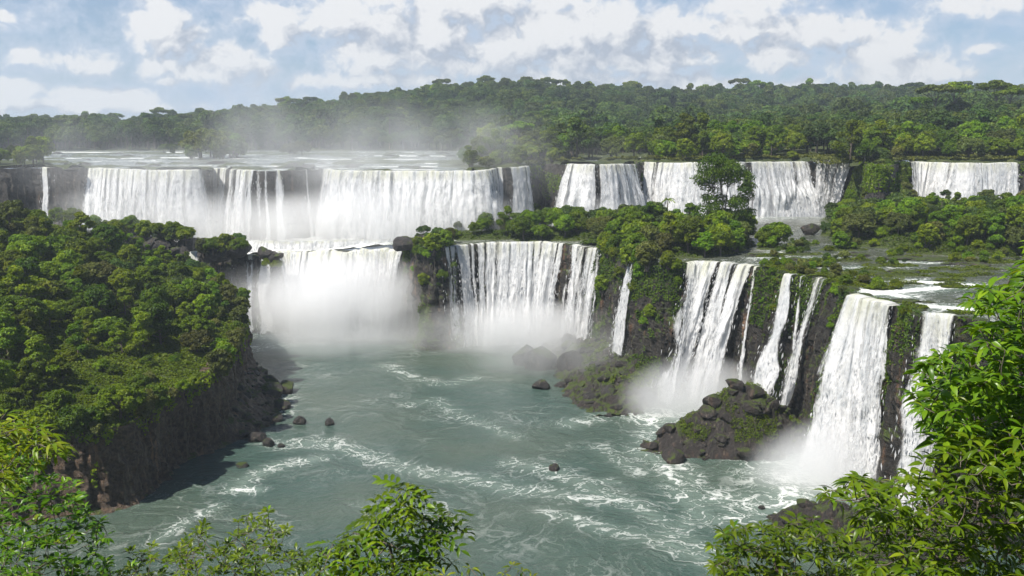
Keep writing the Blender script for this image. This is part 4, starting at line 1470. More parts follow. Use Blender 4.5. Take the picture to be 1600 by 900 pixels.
# which plants does the view show, and how large: coarse painter's pass from near to far
SIZE = {'round': (3.9, 4.3, 3.6), 'tall': (2.6, 5.2, 4.4), 'spread': (4.8, 3.4, 2.9), 'umbrella': (4.2, 1.0, 9.0), 'shrub': (1.9, 1.1, 1.0), 'bushy': (2.6, 2.6, 2.4)}
buf = np.zeros((225, 400), bool)
order = sorted(range(len(PLANTS)), key=lambda i: PLANTS[i][2][1])
shown = {}
for i in order:
    kind, v, loc, sc, turn, region = PLANTS[i]
    rx, rz, zc = (c * sc for c in SIZE[kind])
    u, w, dep = project(np.array([loc[0], loc[1], loc[2] + zc]))
    u, w, a, b = u / 4, w / 4, F * rx / dep / 4, F * rz / dep / 4
    j0, j1, i0, i1 = int(max(0, w - b)), int(min(225, w + b + 1)), int(max(0, u - a)), int(min(400, u + a + 1))
    if j1 <= j0 or i1 <= i0:
        shown[i] = 0
        continue
    jj, ii = np.mgrid[j0:j1, i0:i1]
    e = ((ii + .5 - u) / a) ** 2 + ((jj + .5 - w) / b) ** 2 <= 1.0
    sub = buf[j0:j1, i0:i1]
    shown[i] = int((e & ~sub).sum())
    if kind != 'umbrella':
        sub |= e & (((ii + .5 - u) / a) ** 2 + ((jj + .5 - w) / b) ** 2 <= .8)
rank = sorted(shown, key=lambda i: -shown[i])
count, single = {}, []
for i in rank:
    nm = NAME[PLANTS[i][0]]
    if shown[i] >= 5 or ('skyline' in PLANTS[i][5]):
        if count.get(nm, 0) < 225:
            count[nm] = count.get(nm, 0) + 1
            single.append(i)
            continue
    kind, v, loc, sc, turn, region = PLANTS[i]
    far_pts.append((loc[0], loc[1], loc[2], sc * (.34 if kind == 'shrub' else .6 if kind == 'bushy' else 1.0), kind))
ROOTS = []
for i in sorted(single):
    kind, v, loc, sc, turn, region = PLANTS[i]
    tm, cm = PROTO[kind, v]
    r = thing(NAME[kind], loc, rz=turn, s=sc)
    obj('stem' if kind in ('shrub', 'bushy') else 'trunk', tm, r)
    obj('foliage' if kind == 'shrub' else 'crown', cm, r)
    ROOTS.append((r, kind, v, loc, sc, region))
forest_mass(far_pts)
print('plants', len(PLANTS), 'single', len(single), count, 'far', len(far_pts))


# ------------------------------------------------------------------ rocks
def rock_mesh(seed, mat, flat=0.75, sub=3, rough=.10):
    import bmesh
    bm = bmesh.new()
    bmesh.ops.create_icosphere(bm, subdivisions=sub, radius=1.0)
    V = np.array([v.co[:] for v in bm.verts])
    T = np.array([[v.index for v in f.verts] for f in bm.faces])
    bm.free()
    r = np.random.default_rng(seed)
    for _ in range(16):
        n = r.normal(size=3)
        n /= np.linalg.norm(n)
        d = r.uniform(.52, .86)
        k = np.maximum(0, V @ n - d)
        V = V - k[:, None] * n * .94
    V *= (1 + rough * 2 * (fbm(V[:, 0] * 2.2, V[:, 1] * 2.2, V[:, 2] * 2.2, seed, 4) - .5))[:, None]
    V *= np.array([r.uniform(.85, 1.25), r.uniform(.8, 1.1), flat * r.uniform(.85, 1.15)])
    return mesh_from('rock', V, T, [mat])


ROCKS = [rock_mesh(500 + i, STONE) for i in range(8)]
ROCKS_WET = [rock_mesh(600 + i, STONE_DARK) for i in range(6)]
ROCKS_LOW = [rock_mesh(700 + i, STONE, sub=2) for i in range(6)]
rr = np.random.default_rng(33)


def boulder(px, py, w, label, wet=False, z=ZW, lift=.25, group=None, tall=1.0, d=None):
    """w: width in photo pixels"""
    p = atz(px, py, z)
    dep = project(p)[2]
    s = w / 2 * dep / F
    o = obj('boulder', (ROCKS_WET if wet else ROCKS)[rr.integers(6)])
    o.location = (p[0], p[1] + s * .4, z + s * lift * tall)
    o.scale = (s, s, s * tall)
    o.rotation_euler = (rr.uniform(-.2, .2), rr.uniform(-.2, .2), rr.uniform(0, 6.28))
    return tag(o, label, 'boulder', group)


GS, GB = 'boulders along the headland shore', 'boulders by the misty bank'
boulder(514, 664, 20, 'lone dark boulder standing clear in the river off the headland', True)
boulder(467, 663, 22, 'pointed boulder between the headland shore and the lone river boulder', True, tall=1.2)
boulder(866, 735, 20, 'small mossy rock alone in mid river with foam behind it')
boulder(447, 614, 36, 'wide flat-topped boulder at the outer end of the shore rocks', group=GS)
boulder(422, 601, 30, 'grey boulder behind the wide flat-topped shore boulder', group=GS)
boulder(406, 590, 26, 'small grey boulder at the far tip of the shore rocks', True, group=GS)
boulder(395, 604, 34, 'brown boulder close under the far tip of the headland', group=GS)
boulder(420, 622, 44, 'large reddish boulder in the middle of the shore rocks', group=GS, tall=1.2)
boulder(438, 640, 30, 'low boulder in front of the large reddish shore boulder', group=GS)
boulder(432, 658, 26, 'brown shore boulder halfway down the headland rocks', group=GS)
boulder(418, 697, 26, 'dark boulder at the downstream end of the shore rocks, foam beside it', True, group=GS)
boulder(438, 699, 14, 'small dark rock next to the downstream shore boulder', True, group=GS)
boulder(400, 690, 30, 'dark boulder tucked under the shaded headland cliff', True, group=GS)
boulder(378, 730, 18, 'wet rock awash in foam below the headland cliff', True, group=GS)
boulder(845, 608, 30, 'dark rounded boulder in the river off the misty bank', True, group=GB)
boulder(818, 570, 44, 'hazy block-shaped boulder at the river end of the misty bank', True, group=GB, tall=1.4)
boulder(846, 575, 60, 'hazy humped boulder second from the river end of the misty bank', True, group=GB, tall=1.2)
boulder(895, 548, 34, 'tall hazy boulder below the streaky veil fall', True, group=GB, tall=2.2, z=-59)
boulder(900, 585, 60, 'big grey boulder in the middle of the misty bank', True, group=GB, tall=1.1)
boulder(955, 628, 50, 'big dark boulder at the water line before the fluted fall', True, group=GB)
boulder(925, 622, 34, 'dark boulder touching the big water-line boulder', True, group=GB)
boulder(1000, 634, 58, 'wet boulder streaked with runoff at the foot of the fluted fall', True, group=GB)
boulder(1020, 610, 40, 'spray-soaked boulder nestled against the fluted fall', True, group=GB)
boulder(704, 528, 26, 'mist-veiled boulder under the central fall', True, group=GB)
boulder(1053, 678, 36, 'round dark boulder off the tip of the mossy mound', True, tall=1.1)
boulder(1050, 722, 44, 'reddish boulder at the outer corner of the mossy mound', tall=.9)
boulder(1040, 683, 16, 'small rock between the round boulder and the mossy mound', True)
boulder(1208, 720, 26, 'pointed black boulder below the twin ribbons', True, tall=1.2)
boulder(1190, 796, 14, 'little dark rock off the downstream rock pile', True)
for q, w in zip([(1205, 362, 26), (1175, 360, 18), (1268, 365, 34), (1150, 362, 22)], ['grey boulder in the pool under the upper fall beyond the tall tree', 'low boulder beside the tall spreading tree trunk', 'pointed boulder where the two upper falls land together', 'half-sunk boulder at the edge of the upper pool']):
    boulder(q[0], q[1], q[2], w, False, z=-27.6)


def rock_heap(name, label, cat, zfun, region, n, smin, smax, seed, mat, moss_shrub=0, group=None, base_mat=None, res=.5, flat=.8):
    """A heap of stones on a rubble core: each stone a part."""
    r = np.random.default_rng(seed)
    x0, x1, y0, y1 = region
    t = thing(name, ((x0 + x1) / 2, (y0 + y1) / 2, ZW), label, cat, group)
    org = np.array([(x0 + x1) / 2, (y0 + y1) / 2, ZW])
    xs, ys = np.arange(x0, x1, res), np.arange(y0, y1, res)
    X, Y = np.meshgrid(xs, ys, indexing='ij')
    Z = zfun(X, Y)
    nz = fbm(X * .5, Y * .5, 0, seed, 4)
    Zr = Z + np.where(Z > ZW - 1, 2.4 * (nz - .5) + 1.2 * (np.abs(vn(X * .9, Y * .9, 0, seed + 3) - .5)), 0)
    f = grid_faces(len(xs), len(ys))
    V = np.stack([X, Y, Zr], -1).reshape(-1, 3)
    keep = (V[:, 2] > ZW - 1.2)[f].any(1)
    f = f[keep]
    used = np.unique(f)
    mp = np.zeros(len(V), int)
    mp[used] = np.arange(len(used))
    obj('rubble_core', mesh_from('rubble_core', V[used] - org, mp[f], [base_mat or STONE]), t)
    k = 0
    CX, CY = r.uniform(x0, x1, (1, n * 12)), r.uniform(y0, y1, (1, n * 12))
    CZ = zfun(CX, CY)
    for x, y, z in zip(CX[0], CY[0], CZ[0]):
        if k >= n:
            break
        if z < ZW - .4:
            continue
        x, y, z = float(x), float(y), float(z)
        s = smin + (smax - smin) * r.random() ** 2.5
        o = obj('stone', (ROCKS_LOW if mat == 0 else ROCKS_WET)[r.integers(6)], t)
        o.location = (x - org[0], y - org[1], z - ZW + s * .15)
        o.scale = (s, s, s * flat)
        o.rotation_euler = (r.uniform(-.5, .5), r.uniform(-.5, .5), r.uniform(0, 6.28))
        k += 1
    return t


def z_mound(X, Y):
    ax, ay, bx, by = 28.0, 168.0, 50.5, 170.5
    t = np.clip(((X - ax) * (bx - ax) + (Y - ay) * (by - ay)) / ((bx - ax) ** 2 + (by - ay) ** 2), 0, 1.15)
    d = np.hypot(X - ax - t * (bx - ax), Y - ay - t * (by - ay))
    hgt = np.interp(t, [0, .12, .4, .72, .9, 1.15], [.8, 3.6, 7.6, 12.6, 11.5, 6.5])
    wid = np.interp(t, [0, .3, .8, 1.15], [4.5, 8.0, 9.5, 7.0])
    return ZW - 1.5 + (hgt + 1.5) * np.clip(1 - (d / wid) ** 1.35, 0, 1)


rock_heap('rock_mound', 'mossy mound of dark rock jutting into the river between two falls', 'rock mound', z_mound, (20, 64, 154, 184), 150, .45, 2.5, 900, 0)


def z_talus(X, Y):
    d = -sdist(X, Y, LOW).reshape(X.shape)          # negative inside the gorge
    g = -d
    q = plat_px(X, Y)
    wid = np.interp(q, [780, 830, 900, 960, 1000, 1040, 1065], [2, 14, 30, 30, 26, 14, 2])
    h = np.interp(q, [780, 830, 900, 960, 1000, 1050, 1065], [.5, 3, 5.2, 7, 7.5, 4, 1])
    return ZW - 1.5 + (h + 1.5) * np.clip(1 - g / wid, 0, 1) ** 1.15


rock_heap('rock_bank', 'long misty bank of tumbled boulders below the brown cliff', 'rock bank', z_talus, (-6, 48, 188, 252), 120, .5, 2.3, 910, 1, base_mat=STONE)


def z_shore(X, Y):
    d = sdist(X, Y, PEN).reshape(X.shape)
    k = np.interp(Y, [168, 176, 190, 205, 225, 236], [0, 9, 13, 12, 6, 0])
    return ZW - 1.5 + np.where(k > .1, (5.0 + 1.5) * np.clip(1 - d / np.maximum(k, .1), 0, 1) ** 1.2, 0) * (d > -1.0)


rock_heap('shore_rubble', 'shaded rubble shore at the foot of the headland cliff', 'rock shore', z_shore, (-72, -42, 168, 238), 70, .4, 1.8, 920, 0, base_mat=ROCK_PEN)


def z_pile(X, Y):
    c = atz(1290, 822, ZW)
    d = np.hypot((X - c[0]) / 9.5, (Y - c[1]) / 6.0)
    d2 = np.hypot((X - c[0] - 10) / 10, (Y - c[1] + 6) / 9)
    return ZW - 1.5 + 5.0 * np.clip(1.15 - np.minimum(d, d2), 0, 1) ** .8


cpile = atz(1290, 822, ZW)
rock_heap('rock_pile', 'reddish grey rock pile at the water edge behind the low leafy shrubs', 'rock pile', z_pile, (cpile[0] - 13, cpile[0] + 24, cpile[1] - 16, cpile[1] + 9), 60, .6, 2.2, 930, 0)

# rock islets with bushes on the misty shelf behind the headland
ri = np.random.default_rng(47)
ISLETS = [(205, 372, 62, 30, -35.2, 284, 'hazy rock islet with low trees just behind the headland wood'), (262, 378, 70, 30, -35.2, 282, 'hazy rock islet midway across the misty shelf'), (345, 398, 66, 34, -35.6, 273, 'bush-topped dark rock at the lip past the headland tip'),
          (425, 412, 34, 44, -36.5, 270, 'bare dark rock knob beside the huge shelf cascade'), (655, 395, 56, 34, -32.5, 266, 'dark rock shoulder between the huge cascade and the central fall')]
for px, py, w, hgt, z, yy, lab in ISLETS:
    p = aty(px, py, yy)
    m2 = yy / F
    t = thing('rock_islet', (p[0], yy, z), lab, 'rock', 'rocks on the misty shelf')
    n = 7 if hgt > 10 else 3
    for k in range(n):
        o = obj('stone', ROCKS_WET[ri.integers(6)], t)
        q = w * m2 * ri.uniform(.24, .38)
        o.location = ((k / (n - 1) - .5) * w * m2 * .8, ri.uniform(-1, 1), hgt * m2 * ri.uniform(.0, .45) - .4)
        o.scale = (q, q, q * ri.uniform(.8, 1.1))
        o.rotation_euler = (ri.uniform(-.3, .3), ri.uniform(-.3, .3), ri.uniform(0, 6.28))
# low rock ledges that break the shelf river
rl = np.random.default_rng(44)
LEDGES = [(1260, 405, 60, 'brown rock ledge with grass upstream of the mossy rim'), (1330, 398, 70, 'long flat rock ledge below the shelf wood'), (1385, 425, 90, 'flat brown rock islet in mid shelf river'), (1440, 404, 120, 'dark rock bar with rapids along the shelf wood'),
          (1495, 428, 50, 'small dark rock bar near the glossy-leaved tree'), (1345, 440, 60, 'mossy ledge beside the lip of the powerful fall'), (1420, 470, 62, 'flat wet ledge between the powerful fall and the glimpsed fall'), (1500, 412, 60, 'rock bar below the far end of the shelf wood'), (1200, 397, 50, 'grassy rock ledge above the slender wisp')]
for px, py, w, lab in LEDGES:
    p = atz(px, py, -27.9)
    s = w / 2 * project(p)[2] / F
    t = thing('rock_ledge', tuple(p), lab, 'rock ledge', 'ledges in the shelf river')
    for k in range(9):
        o = obj('slab', ROCKS[rl.integers(8)], t)
        o.location = (rl.uniform(-s, s) * .85, rl.uniform(-1.4, 1.4), rl.uniform(-.35, -.05))
        q = rl.uniform(.25, .5) * s
        o.scale = (q * 1.25, q * .9, min(.95, q * .45))
        o.rotation_euler = (0, 0, rl.uniform(-.4, .4))

# rocks wedged in the lips of the upper falls
LIPS = [(934, 'rock splitting the lip of the three-notched fall'), (962, 'small rock at the lip of the three-notched fall'), (998, 'dark rock between the three-notched fall and the half-hidden fall'), (1028, 'low rock on the lip of the half-hidden fall'), (1084, 'rock on the lip beside the crown of the tall spreading tree'),
        (1210, 'rock on the lip of the fall beyond the tall tree'), (1268, 'mossy rock rib between the two falls by the wooded slope'), (1300, 'small rock on the lip of the fall by the wooded slope'), (1478, 'rock on the lip of the isolated wide curtain'), (324, 'block of rock between the broad curtain and the narrow streams'), (792, 'rock between the slim streams and the short bright fall')]
for px, lab in LIPS:
    i = int(np.argmin(np.abs(UP_Q - px)))
    o = obj('lip_rock', ROCKS_WET[rl.integers(6)])
    s_ = rl.uniform(.7, 1.2)
    o.location = (UP[i][0] - UN[i][0] * .3, UP[i][1] - UN[i][1] * .3, UP[i][2] - .1)
    o.scale = (s_ * 1.2, s_, s_ * .9)
    o.rotation_euler = (0, 0, rl.uniform(0, 6))
    tag(o, lab, 'rock', 'rocks on the lips of the upper falls')

# rocks breaking the upper river
for i in range(70):
    px = rl.uniform(90, 740)
    yy = rl.choice([318, 332, 348, 372, 420, 480, 540]) + rl.uniform(-6, 6)
    x = (px - 800) / F * yy
    z = float(z_up_water(np.array([x]), np.array([yy]))[0])
    o = obj('river_rock', ROCKS_WET[rl.integers(6)])
    s = rl.uniform(.8, 2.6)
    o.location = (x, yy, z)
    o.scale = (s * 1.8, s, s * .62)
    o.rotation_euler = (0, 0, rl.uniform(-.4, .4))
    band = 'just above the lip' if yy < 340 else ('in the first rapids' if yy < 400 else 'among the far rapids')
    UPR = globals().setdefault('UPR', [])
    UPR.append((o, band))


# ------------------------------------------------------------------ small growth: moss cushions and ferns on the rock, ground cover
def growth(name, P, N, size, mat, rng, up=.5):
    n = len(P)
    g = Geo()
    nr = N + np.array([0, 0, up]) + rng.normal(size=(n, 3)) * .5
    nr /= np.linalg.norm(nr, axis=1)[:, None]
    tg = np.cross(nr, rng.normal(size=(n, 3)))
    tg /= np.linalg.norm(tg, axis=1)[:, None] + 1e-9
    bt = np.cross(nr, tg)
    L = (size * rng.uniform(.5, 1.5, n))[:, None]
    W = L * .42
    V = np.stack([P - tg * L * .5, P + bt * W + nr * L * .15, P + tg * L * .5 - nr * L * .3, P - bt * W + nr * L * .15], 1).reshape(-1, 3)
    i = np.arange(n)[:, None] * 4
    tint = np.clip(.6 * rng.random(n) + .45 * vn(P[:, 0] * .3, P[:, 1] * .3, P[:, 2] * .3, 3), 0, 1)
    g.add(V, T=np.concatenate([i + [[0, 1, 2]], i + [[0, 2, 3]]]), a=np.repeat(tint, 4))
    return stuff(obj(name, g.mesh(name, [mat])))


def on_cliff(V, n, rng, mask):
    nu, nv = V.shape[:2]
    i = rng.integers(1, nu - 2, n)
    j = rng.integers(1, nv - 2, n)
    a, b = rng.random((n, 1)), rng.random((n, 1))
    P = (V[i, j] * (1 - a) + V[i + 1, j] * a) * (1 - b) + (V[i, j + 1] * (1 - a) + V[i + 1, j + 1] * a) * b
    N = np.cross(V[i + 1, j] - V[i, j], V[i, j] - V[i, j + 1])
    N /= np.linalg.norm(N, axis=1)[:, None] + 1e-9
    k = mask(P, j / nv, N, i)
    return P[k], N[k]


rg = np.random.default_rng(55)


def low_mask(P, t, N, i):
    q = LOW_Q[i]
    patch = fbm(P[:, 0] * .3 + P[:, 1] * .3, P[:, 2] * .09, 0, 71, 4)
    wood = np.interp(q, [630, 640, 700, 712, 930, 945, 1050, 1062, 1176, 1184, 1226, 1232, 1294, 1300, 1326, 1334, 1400, 1406, 1428, 1436], [.3, 1, 1, 0, 0, 1, 1, .2, .2, .9, .9, .5, .5, .9, .9, .2, .2, .9, .9, .2])
    bias = np.interp(t, [0, .12, .5, .8, 1], [.30, .16, .02, .03, .08])
    return (patch + bias * wood > .625) & (wood > .15) & (P[:, 1] > 135) & (q > 600) & (q < 1520)


P, N = on_cliff(LV, 420000, rg, low_mask)
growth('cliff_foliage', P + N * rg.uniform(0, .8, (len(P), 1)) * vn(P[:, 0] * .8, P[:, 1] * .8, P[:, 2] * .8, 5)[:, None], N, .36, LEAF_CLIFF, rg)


def pen_mask(P, t, N, i):
    patch = fbm(P[:, 0] * .3 + P[:, 1] * .3, P[:, 2] * .2, 0, 72, 3)
    return (patch + np.interp(t, [0, .14, .3, 1], [.34, .10, -.16, -.3]) > .60) & (P[:, 0] > -100) & (plat_px(P[:, 0], P[:, 1]) > 60)


P, N = on_cliff(PV, 120000, rg, pen_mask)
growth('headland_cliff_foliage', P + N * rg.uniform(0, .7, (len(P), 1)), N, .45, LEAF, rg)


def up_mask(P, t, N, i):
    q = UP_Q[i]
    patch = fbm(P[:, 0] * .25, P[:, 2] * .2, 0, 73, 3)
    return (patch + np.interp(t, [0, .15, .4, 1], [.25, .1, 0, -.05]) > .60) & (((q > 824) & (q < 886)) | ((q > 1335) & (q < 1420)) | ((q > 990) & (q < 1006)) | (q > 1590))


P, N = on_cliff(UV_, 90000, rg, up_mask)
growth('upper_cliff_foliage', P + N * rg.uniform(0, .7, (len(P), 1)), N, .6, LEAF, rg)


def ground_cover(name, x0, x1, y0, y1, n, zf, mask, size, mat, seed, height=.5):
    r = np.random.default_rng(seed)
    x, y = r.uniform(x0, x1, n), r.uniform(y0, y1, n)
    k = mask(x, y)
    x, y = x[k], y[k]
    hum = fbm(x * .45, y * .45, 0, seed, 3)
    z = zf(x, y) + height * (hum * 1.6 - .3) * r.uniform(.2, 1, len(x))
    growth(name, np.stack([x, y, z], 1), np.tile([[0., 0, 1]], (len(x), 1)), size, mat, r, up=.3)


ground_cover('headland_undergrowth', -165, -55, 125, 262, 330000, z_pen, lambda x, y: (sdist(x, y, PEN) < .3) & (plat_px(x, y) > -60) & (fbm(x * .1, y * .1, 0, 4, 3) > -1), .42, LEAF_GRASS, 61, .9)
ground_cover('island_undergrowth', -40, 160, 205, 298, 190000, z_ground_terr, lambda x, y: (isle_rise(x, y) > .75) & (sdist(x, y, LOW) < -.3), .42, LEAF, 62, .9)
ground_cover('shelf_grass', 48, 135, 140, 225, 230000, z_ground_terr, lambda x, y: (isle_rise(x, y) > .42) & (sdist(x, y, LOW) < -.2) & (fbm(x * .3, y * .3, 0, 14, 3) > .40), .26, LEAF_GRASS, 63, .45)
ground_cover('plateau_undergrowth', 5, 190, 300, 345, 110000, z_plat_ground, lambda x, y: ~river_up(x, y) & (y > np.interp(x, UPX, UPY) + .8), .7, LEAF_OLIVE, 64, 1.0)
sl_z = lambda x, y: np.maximum(np.interp(y, [262, 272, 292, 299, 304], [-29.5, -28, -20, -11, -9.2]) - 14 * sstep(np.abs(x - 123), 6, 13), -30)
ground_cover('slope_undergrowth', 107, 140, 262, 304, 60000, sl_z, lambda x, y: sl_z(x, y) > -29.5, .5, LEAF, 67, 1.2)
ground_cover('mound_moss', 22, 60, 156, 182, 60000, z_mound, lambda x, y: (z_mound(x, y) > ZW + 2.5) & (fbm(x * .28, y * .28, 0, 15, 3) > .56), .26, LEAF_GRASS, 65, 1.4)
ground_cover('bank_ferns', -2, 46, 190, 252, 70000, z_talus, lambda x, y: (z_talus(x, y) > ZW + 2.6) & (fbm(x * .2, y * .2, 0, 16, 3) > .50), .42, LEAF, 66, 1.8)


# ------------------------------------------------------------------ plants on the near bank
def leaf_shape(length, width, droop, fold, n=5, x0=0.0):
    """one lance-shaped leaf along +x with a folded midrib and a drooping tip"""
    t = np.linspace(0, 1, n)
    w = width * np.sin(np.pi * np.clip(t, .02, .98)) ** .8 * (1 - .35 * t)
    w[0] = width * .08
    w[-1] = width * .02
    x = t * length
    z = -droop * length * t ** 2 + .04 * length * np.sin(t * 3.1)
    V = []
    for i in range(n):
        V += [(x0 + x[i], w[i], z[i] + fold * w[i]), (x0 + x[i], 0, z[i]), (x0 + x[i], -w[i], z[i] + fold * w[i])]
    Q = []
    for i in range(n - 1):
        for k in (0, 1):
            a = i * 3 + k
            Q.append((a, a + 1, a + 4, a + 3))
    return np.array(V), np.array(Q)


def pinnate(length, pairs, lw, droop):
    """a compound leaf: paired oval leaflets on a drooping stalk"""
    V, Q, n = [], [], 0
    for i in range(pairs * 2 + 1):
        k = i // 2
        t = (k + .8) / (pairs + .3) if i < pairs * 2 else 1.0
        side = (1 if i % 2 else -1) if i < pairs * 2 else 0
        v, q = leaf_shape(lw * 2.4 * (1 - .25 * abs(t - .55)), lw * .5, .3, .3, 4)
        a = side * 1.05
        ca, sa = math.cos(a), math.sin(a)
        v = np.stack([v[:, 0] * ca - v[:, 1] * sa, v[:, 0] * sa + v[:, 1] * ca, v[:, 2]], 1)
        v += np.array([t * length, 0, -droop * length * t * t])
        V.append(v)
        Q.append(q + n)
        n += len(v)
    return np.concatenate(V), np.concatenate(Q)


LEAFSETS = {}


def leafset(name, mat, shapes):
    out = []
    for i, (V, Q) in enumerate(shapes):
        out.append((V, Q, mesh_from(name, V, Q, [mat], True, attrs={'tint': np.full(len(V), (i + .5) / len(shapes))})))
    LEAFSETS[name] = (out, mat)


leafset('lance_bright', LEAF_BRIGHT, [leaf_shape(1, .20, d, f) for d, f in ((.25, .35), (.45, .3), (.65, .4), (.35, .2))])
leafset('lance', LEAF_NEAR, [leaf_shape(1, .215, d, f) for d, f in ((.25, .35), (.45, .3), (.65, .4), (.35, .2), (.15, .45))])
leafset('lance_yellow', LEAF_YELLOW, [leaf_shape(1, .14, d, f) for d, f in ((.25, .35), (.45, .3), (.6, .4))])
leafset('oval', LEAF_NEAR, [leaf_shape(1, .25, d, f, 4) for d, f in ((.2, .3), (.4, .2), (.1, .4))])
leafset('pinnate', LEAF_BRIGHT, [pinnate(1, 3, .27, d) for d in (.4, .7, 1.0)])


def in_poly(x, y, poly):
    p = np.asarray(poly, float)
    c = np.zeros(len(x), bool)
    j = len(p) - 1
    for i in range(len(p)):
        xi, yi, xj, yj = *p[i], *p[j]
        c ^= ((yi > y) != (yj > y)) & (x < (xj - xi) * (y - yi) / (yj - yi + 1e-12) + xi)
        j = i
    return c


def fill_region(poly, dnear, dfar, gap, n, rng, rim=0.35):
    """points through a real volume of crown: an outline at its middle distance, rounded off in depth"""
    p = np.asarray(poly, float)
    out = []
    x0, y0 = p.min(0)
    x1, y1 = p.max(0)
    X, Y = rng.uniform(x0, x1, n * 60), rng.uniform(y0, y1, n * 60)
    k = in_poly(X, Y, p)
    for px, py in zip(X[k], Y[k]):
        d = rng.uniform(dnear, dfar)
        q = ray(px, py)
        q = q / q[1] * d
        if out and np.min(np.sum((np.array(out) - q) ** 2, 1)) < gap * gap:
            continue
        out.append(q)
        if len(out) >= n:
            break
    return np.array(out)


def woody(name, label, cat, base, pts, leafs, L, per, rng, n_single=300, spread=(-.5, .5), trunk_top=None, r0=.09, droop=.35, jit=.3, big=1.0):
    root = thing(name, tuple(base), label, cat)
    base = np.asarray(base, float)
    g = Geo()
    top = np.asarray(trunk_top if trunk_top is not None else pts.mean(0) * .55 + base * .45, float)
    tr = [base - [0, 0, .4], base * .66 + top * .34 + rng.normal(size=3) * .05, base * .33 + top * .67 + rng.normal(size=3) * .06, top]
    tr = spline(np.array(tr), .25)
    g.tube(tr - base, np.linspace(r0, r0 * .5, len(tr)), 8)
    nodes, nr = [*tr[len(tr) // 3:]], [r0 * .5] * len(tr[len(tr) // 3:])
    tips = []
    for q in pts[np.argsort(np.linalg.norm(pts - top, axis=1))]:
        A = np.array(nodes)
        dist = np.linalg.norm(A - q, axis=1) + .15 * np.maximum(0, A[:, 2] - q[2])
        i = int(np.argmin(dist))
        a = A[i]
        mid = (a + q) / 2 + rng.normal(size=3) * .08 * np.linalg.norm(q - a) + np.array([0, 0, -.04])
        ra = max(.005, nr[i] * .62)
        rb = max(.004, ra * .55)
        g.tube(np.array([a, mid, q]) - base, [ra, (ra + rb) / 2, rb], 5)
        nodes += [mid, q]
        nr += [(ra + rb) / 2, rb]
        v = q - mid
        tips.append((q, v / (np.linalg.norm(v) + 1e-6)))
    obj('branches', g.mesh('branches', [BARK], True), root)
    shapes, mat = LEAFSETS[leafs]
    items = []
    for q, v in tips:
        for k in range(int(per * rng.uniform(.7, 1.3))):
            az = k * 2.39996 + rng.uniform(-.4, .4)
            h = np.array([math.cos(az), math.sin(az), rng.uniform(*spread)]) + v * .45
            h /= np.linalg.norm(h)
            zax = np.array([0, 0, 1.0]) + rng.normal(size=3) * jit
            yax = np.cross(zax, h)
            yax /= np.linalg.norm(yax) + 1e-9
            zax = np.cross(h, yax)
            s = L * rng.uniform(.6, 1.25)
            pos = q + h * .02 - v * rng.uniform(0, .10) * L * 6 * .3
            items.append((pos, h, yax, zax, s, int(rng.integers(len(shapes)))))
    items.sort(key=lambda it: it[0][1])
    step = max(1, int(len(items) * .6 / max(1, n_single)))
    solo = set(range(0, len(items), step)[:n_single]) if n_single else set()
    rest = Geo()
    for i, (pos, h, ya, za, s, k) in enumerate(items):
        V, Q, me = shapes[k]
        if i in solo:
            o = obj('leaf', me, root)
            R = np.stack([h, ya, za], 1) * s
            M = Matrix([[*R[0], pos[0] - base[0]], [*R[1], pos[1] - base[1]], [*R[2], pos[2] - base[2]], [0, 0, 0, 1]])
            o.matrix_local = M
        else:
            W = (V[:, :1] * h + V[:, 1:2] * ya + V[:, 2:] * za) * s + pos - base
            rest.add(W, Q=Q, a=float(np.clip(.35 * rng.random() + .65 * rng.random() ** 1.3, 0, 1)))
    if rest.n:
        stuff(obj('foliage', rest.mesh('foliage', [mat], True), root))
    return root


def bank_pt(x, y):
    return (x, y, float(z_bank(np.array([[x]]), np.array([[y]]))[0, 0]))


rf = np.random.default_rng(71)
crownA = [(1660, 360), (1612, 372), (1606, 410), (1578, 428), (1556, 446), (1524, 452), (1512, 472), (1536, 496), (1525, 522), (1472, 545), (1444, 566), (1430, 598), (1414, 632), (1448, 655), (1455, 690), (1480, 715), (1600, 740), (1640, 740)]
crownB = [(1284, 772), (1335, 742), (1390, 752), (1440, 725), (1480, 690), (1600, 660), (1640, 700), (1640, 930), (1330, 930), (1350, 860), (1330, 800)]
crownC = [(1112, 842), (1150, 815), (1205, 822), (1262, 802), (1330, 835), (1365, 880), (1360, 935), (1118, 935)]
pA = fill_region(crownA, 7.0, 10.0, .12, 430, rf)
pB = fill_region(crownB, 6.4, 9.5, .12, 460, rf)
pC = fill_region(crownC, 9.5, 11.5, .12, 260, rf)
woody('leafy_tree', 'big glossy-leaved tree hanging over the gorge beside the powerful fall', 'tree', bank_pt(6.6, 9.0), pA, 'lance', .132, 11, rf, 300, (-.65, .35), trunk_top=(5.9, 9.0, -2.2), r0=.14)
woody('leafy_shrub', 'bright drooping-leaved shrub massed below the big glossy-leaved tree', 'shrub', bank_pt(4.9, 8.6), pB, 'lance_bright', .12, 9, rf, 280, (-.6, .4), trunk_top=(4.3, 8.4, -4.2), r0=.08)
woody('leafy_shrub', 'low leafy shrub top in front of the reddish grey rock pile', 'shrub', bank_pt(3.6, 10.6), pC, 'lance_bright', .125, 9, rf, 220, (-.55, .4), trunk_top=(3.3, 10.6, -5.2), r0=.06)

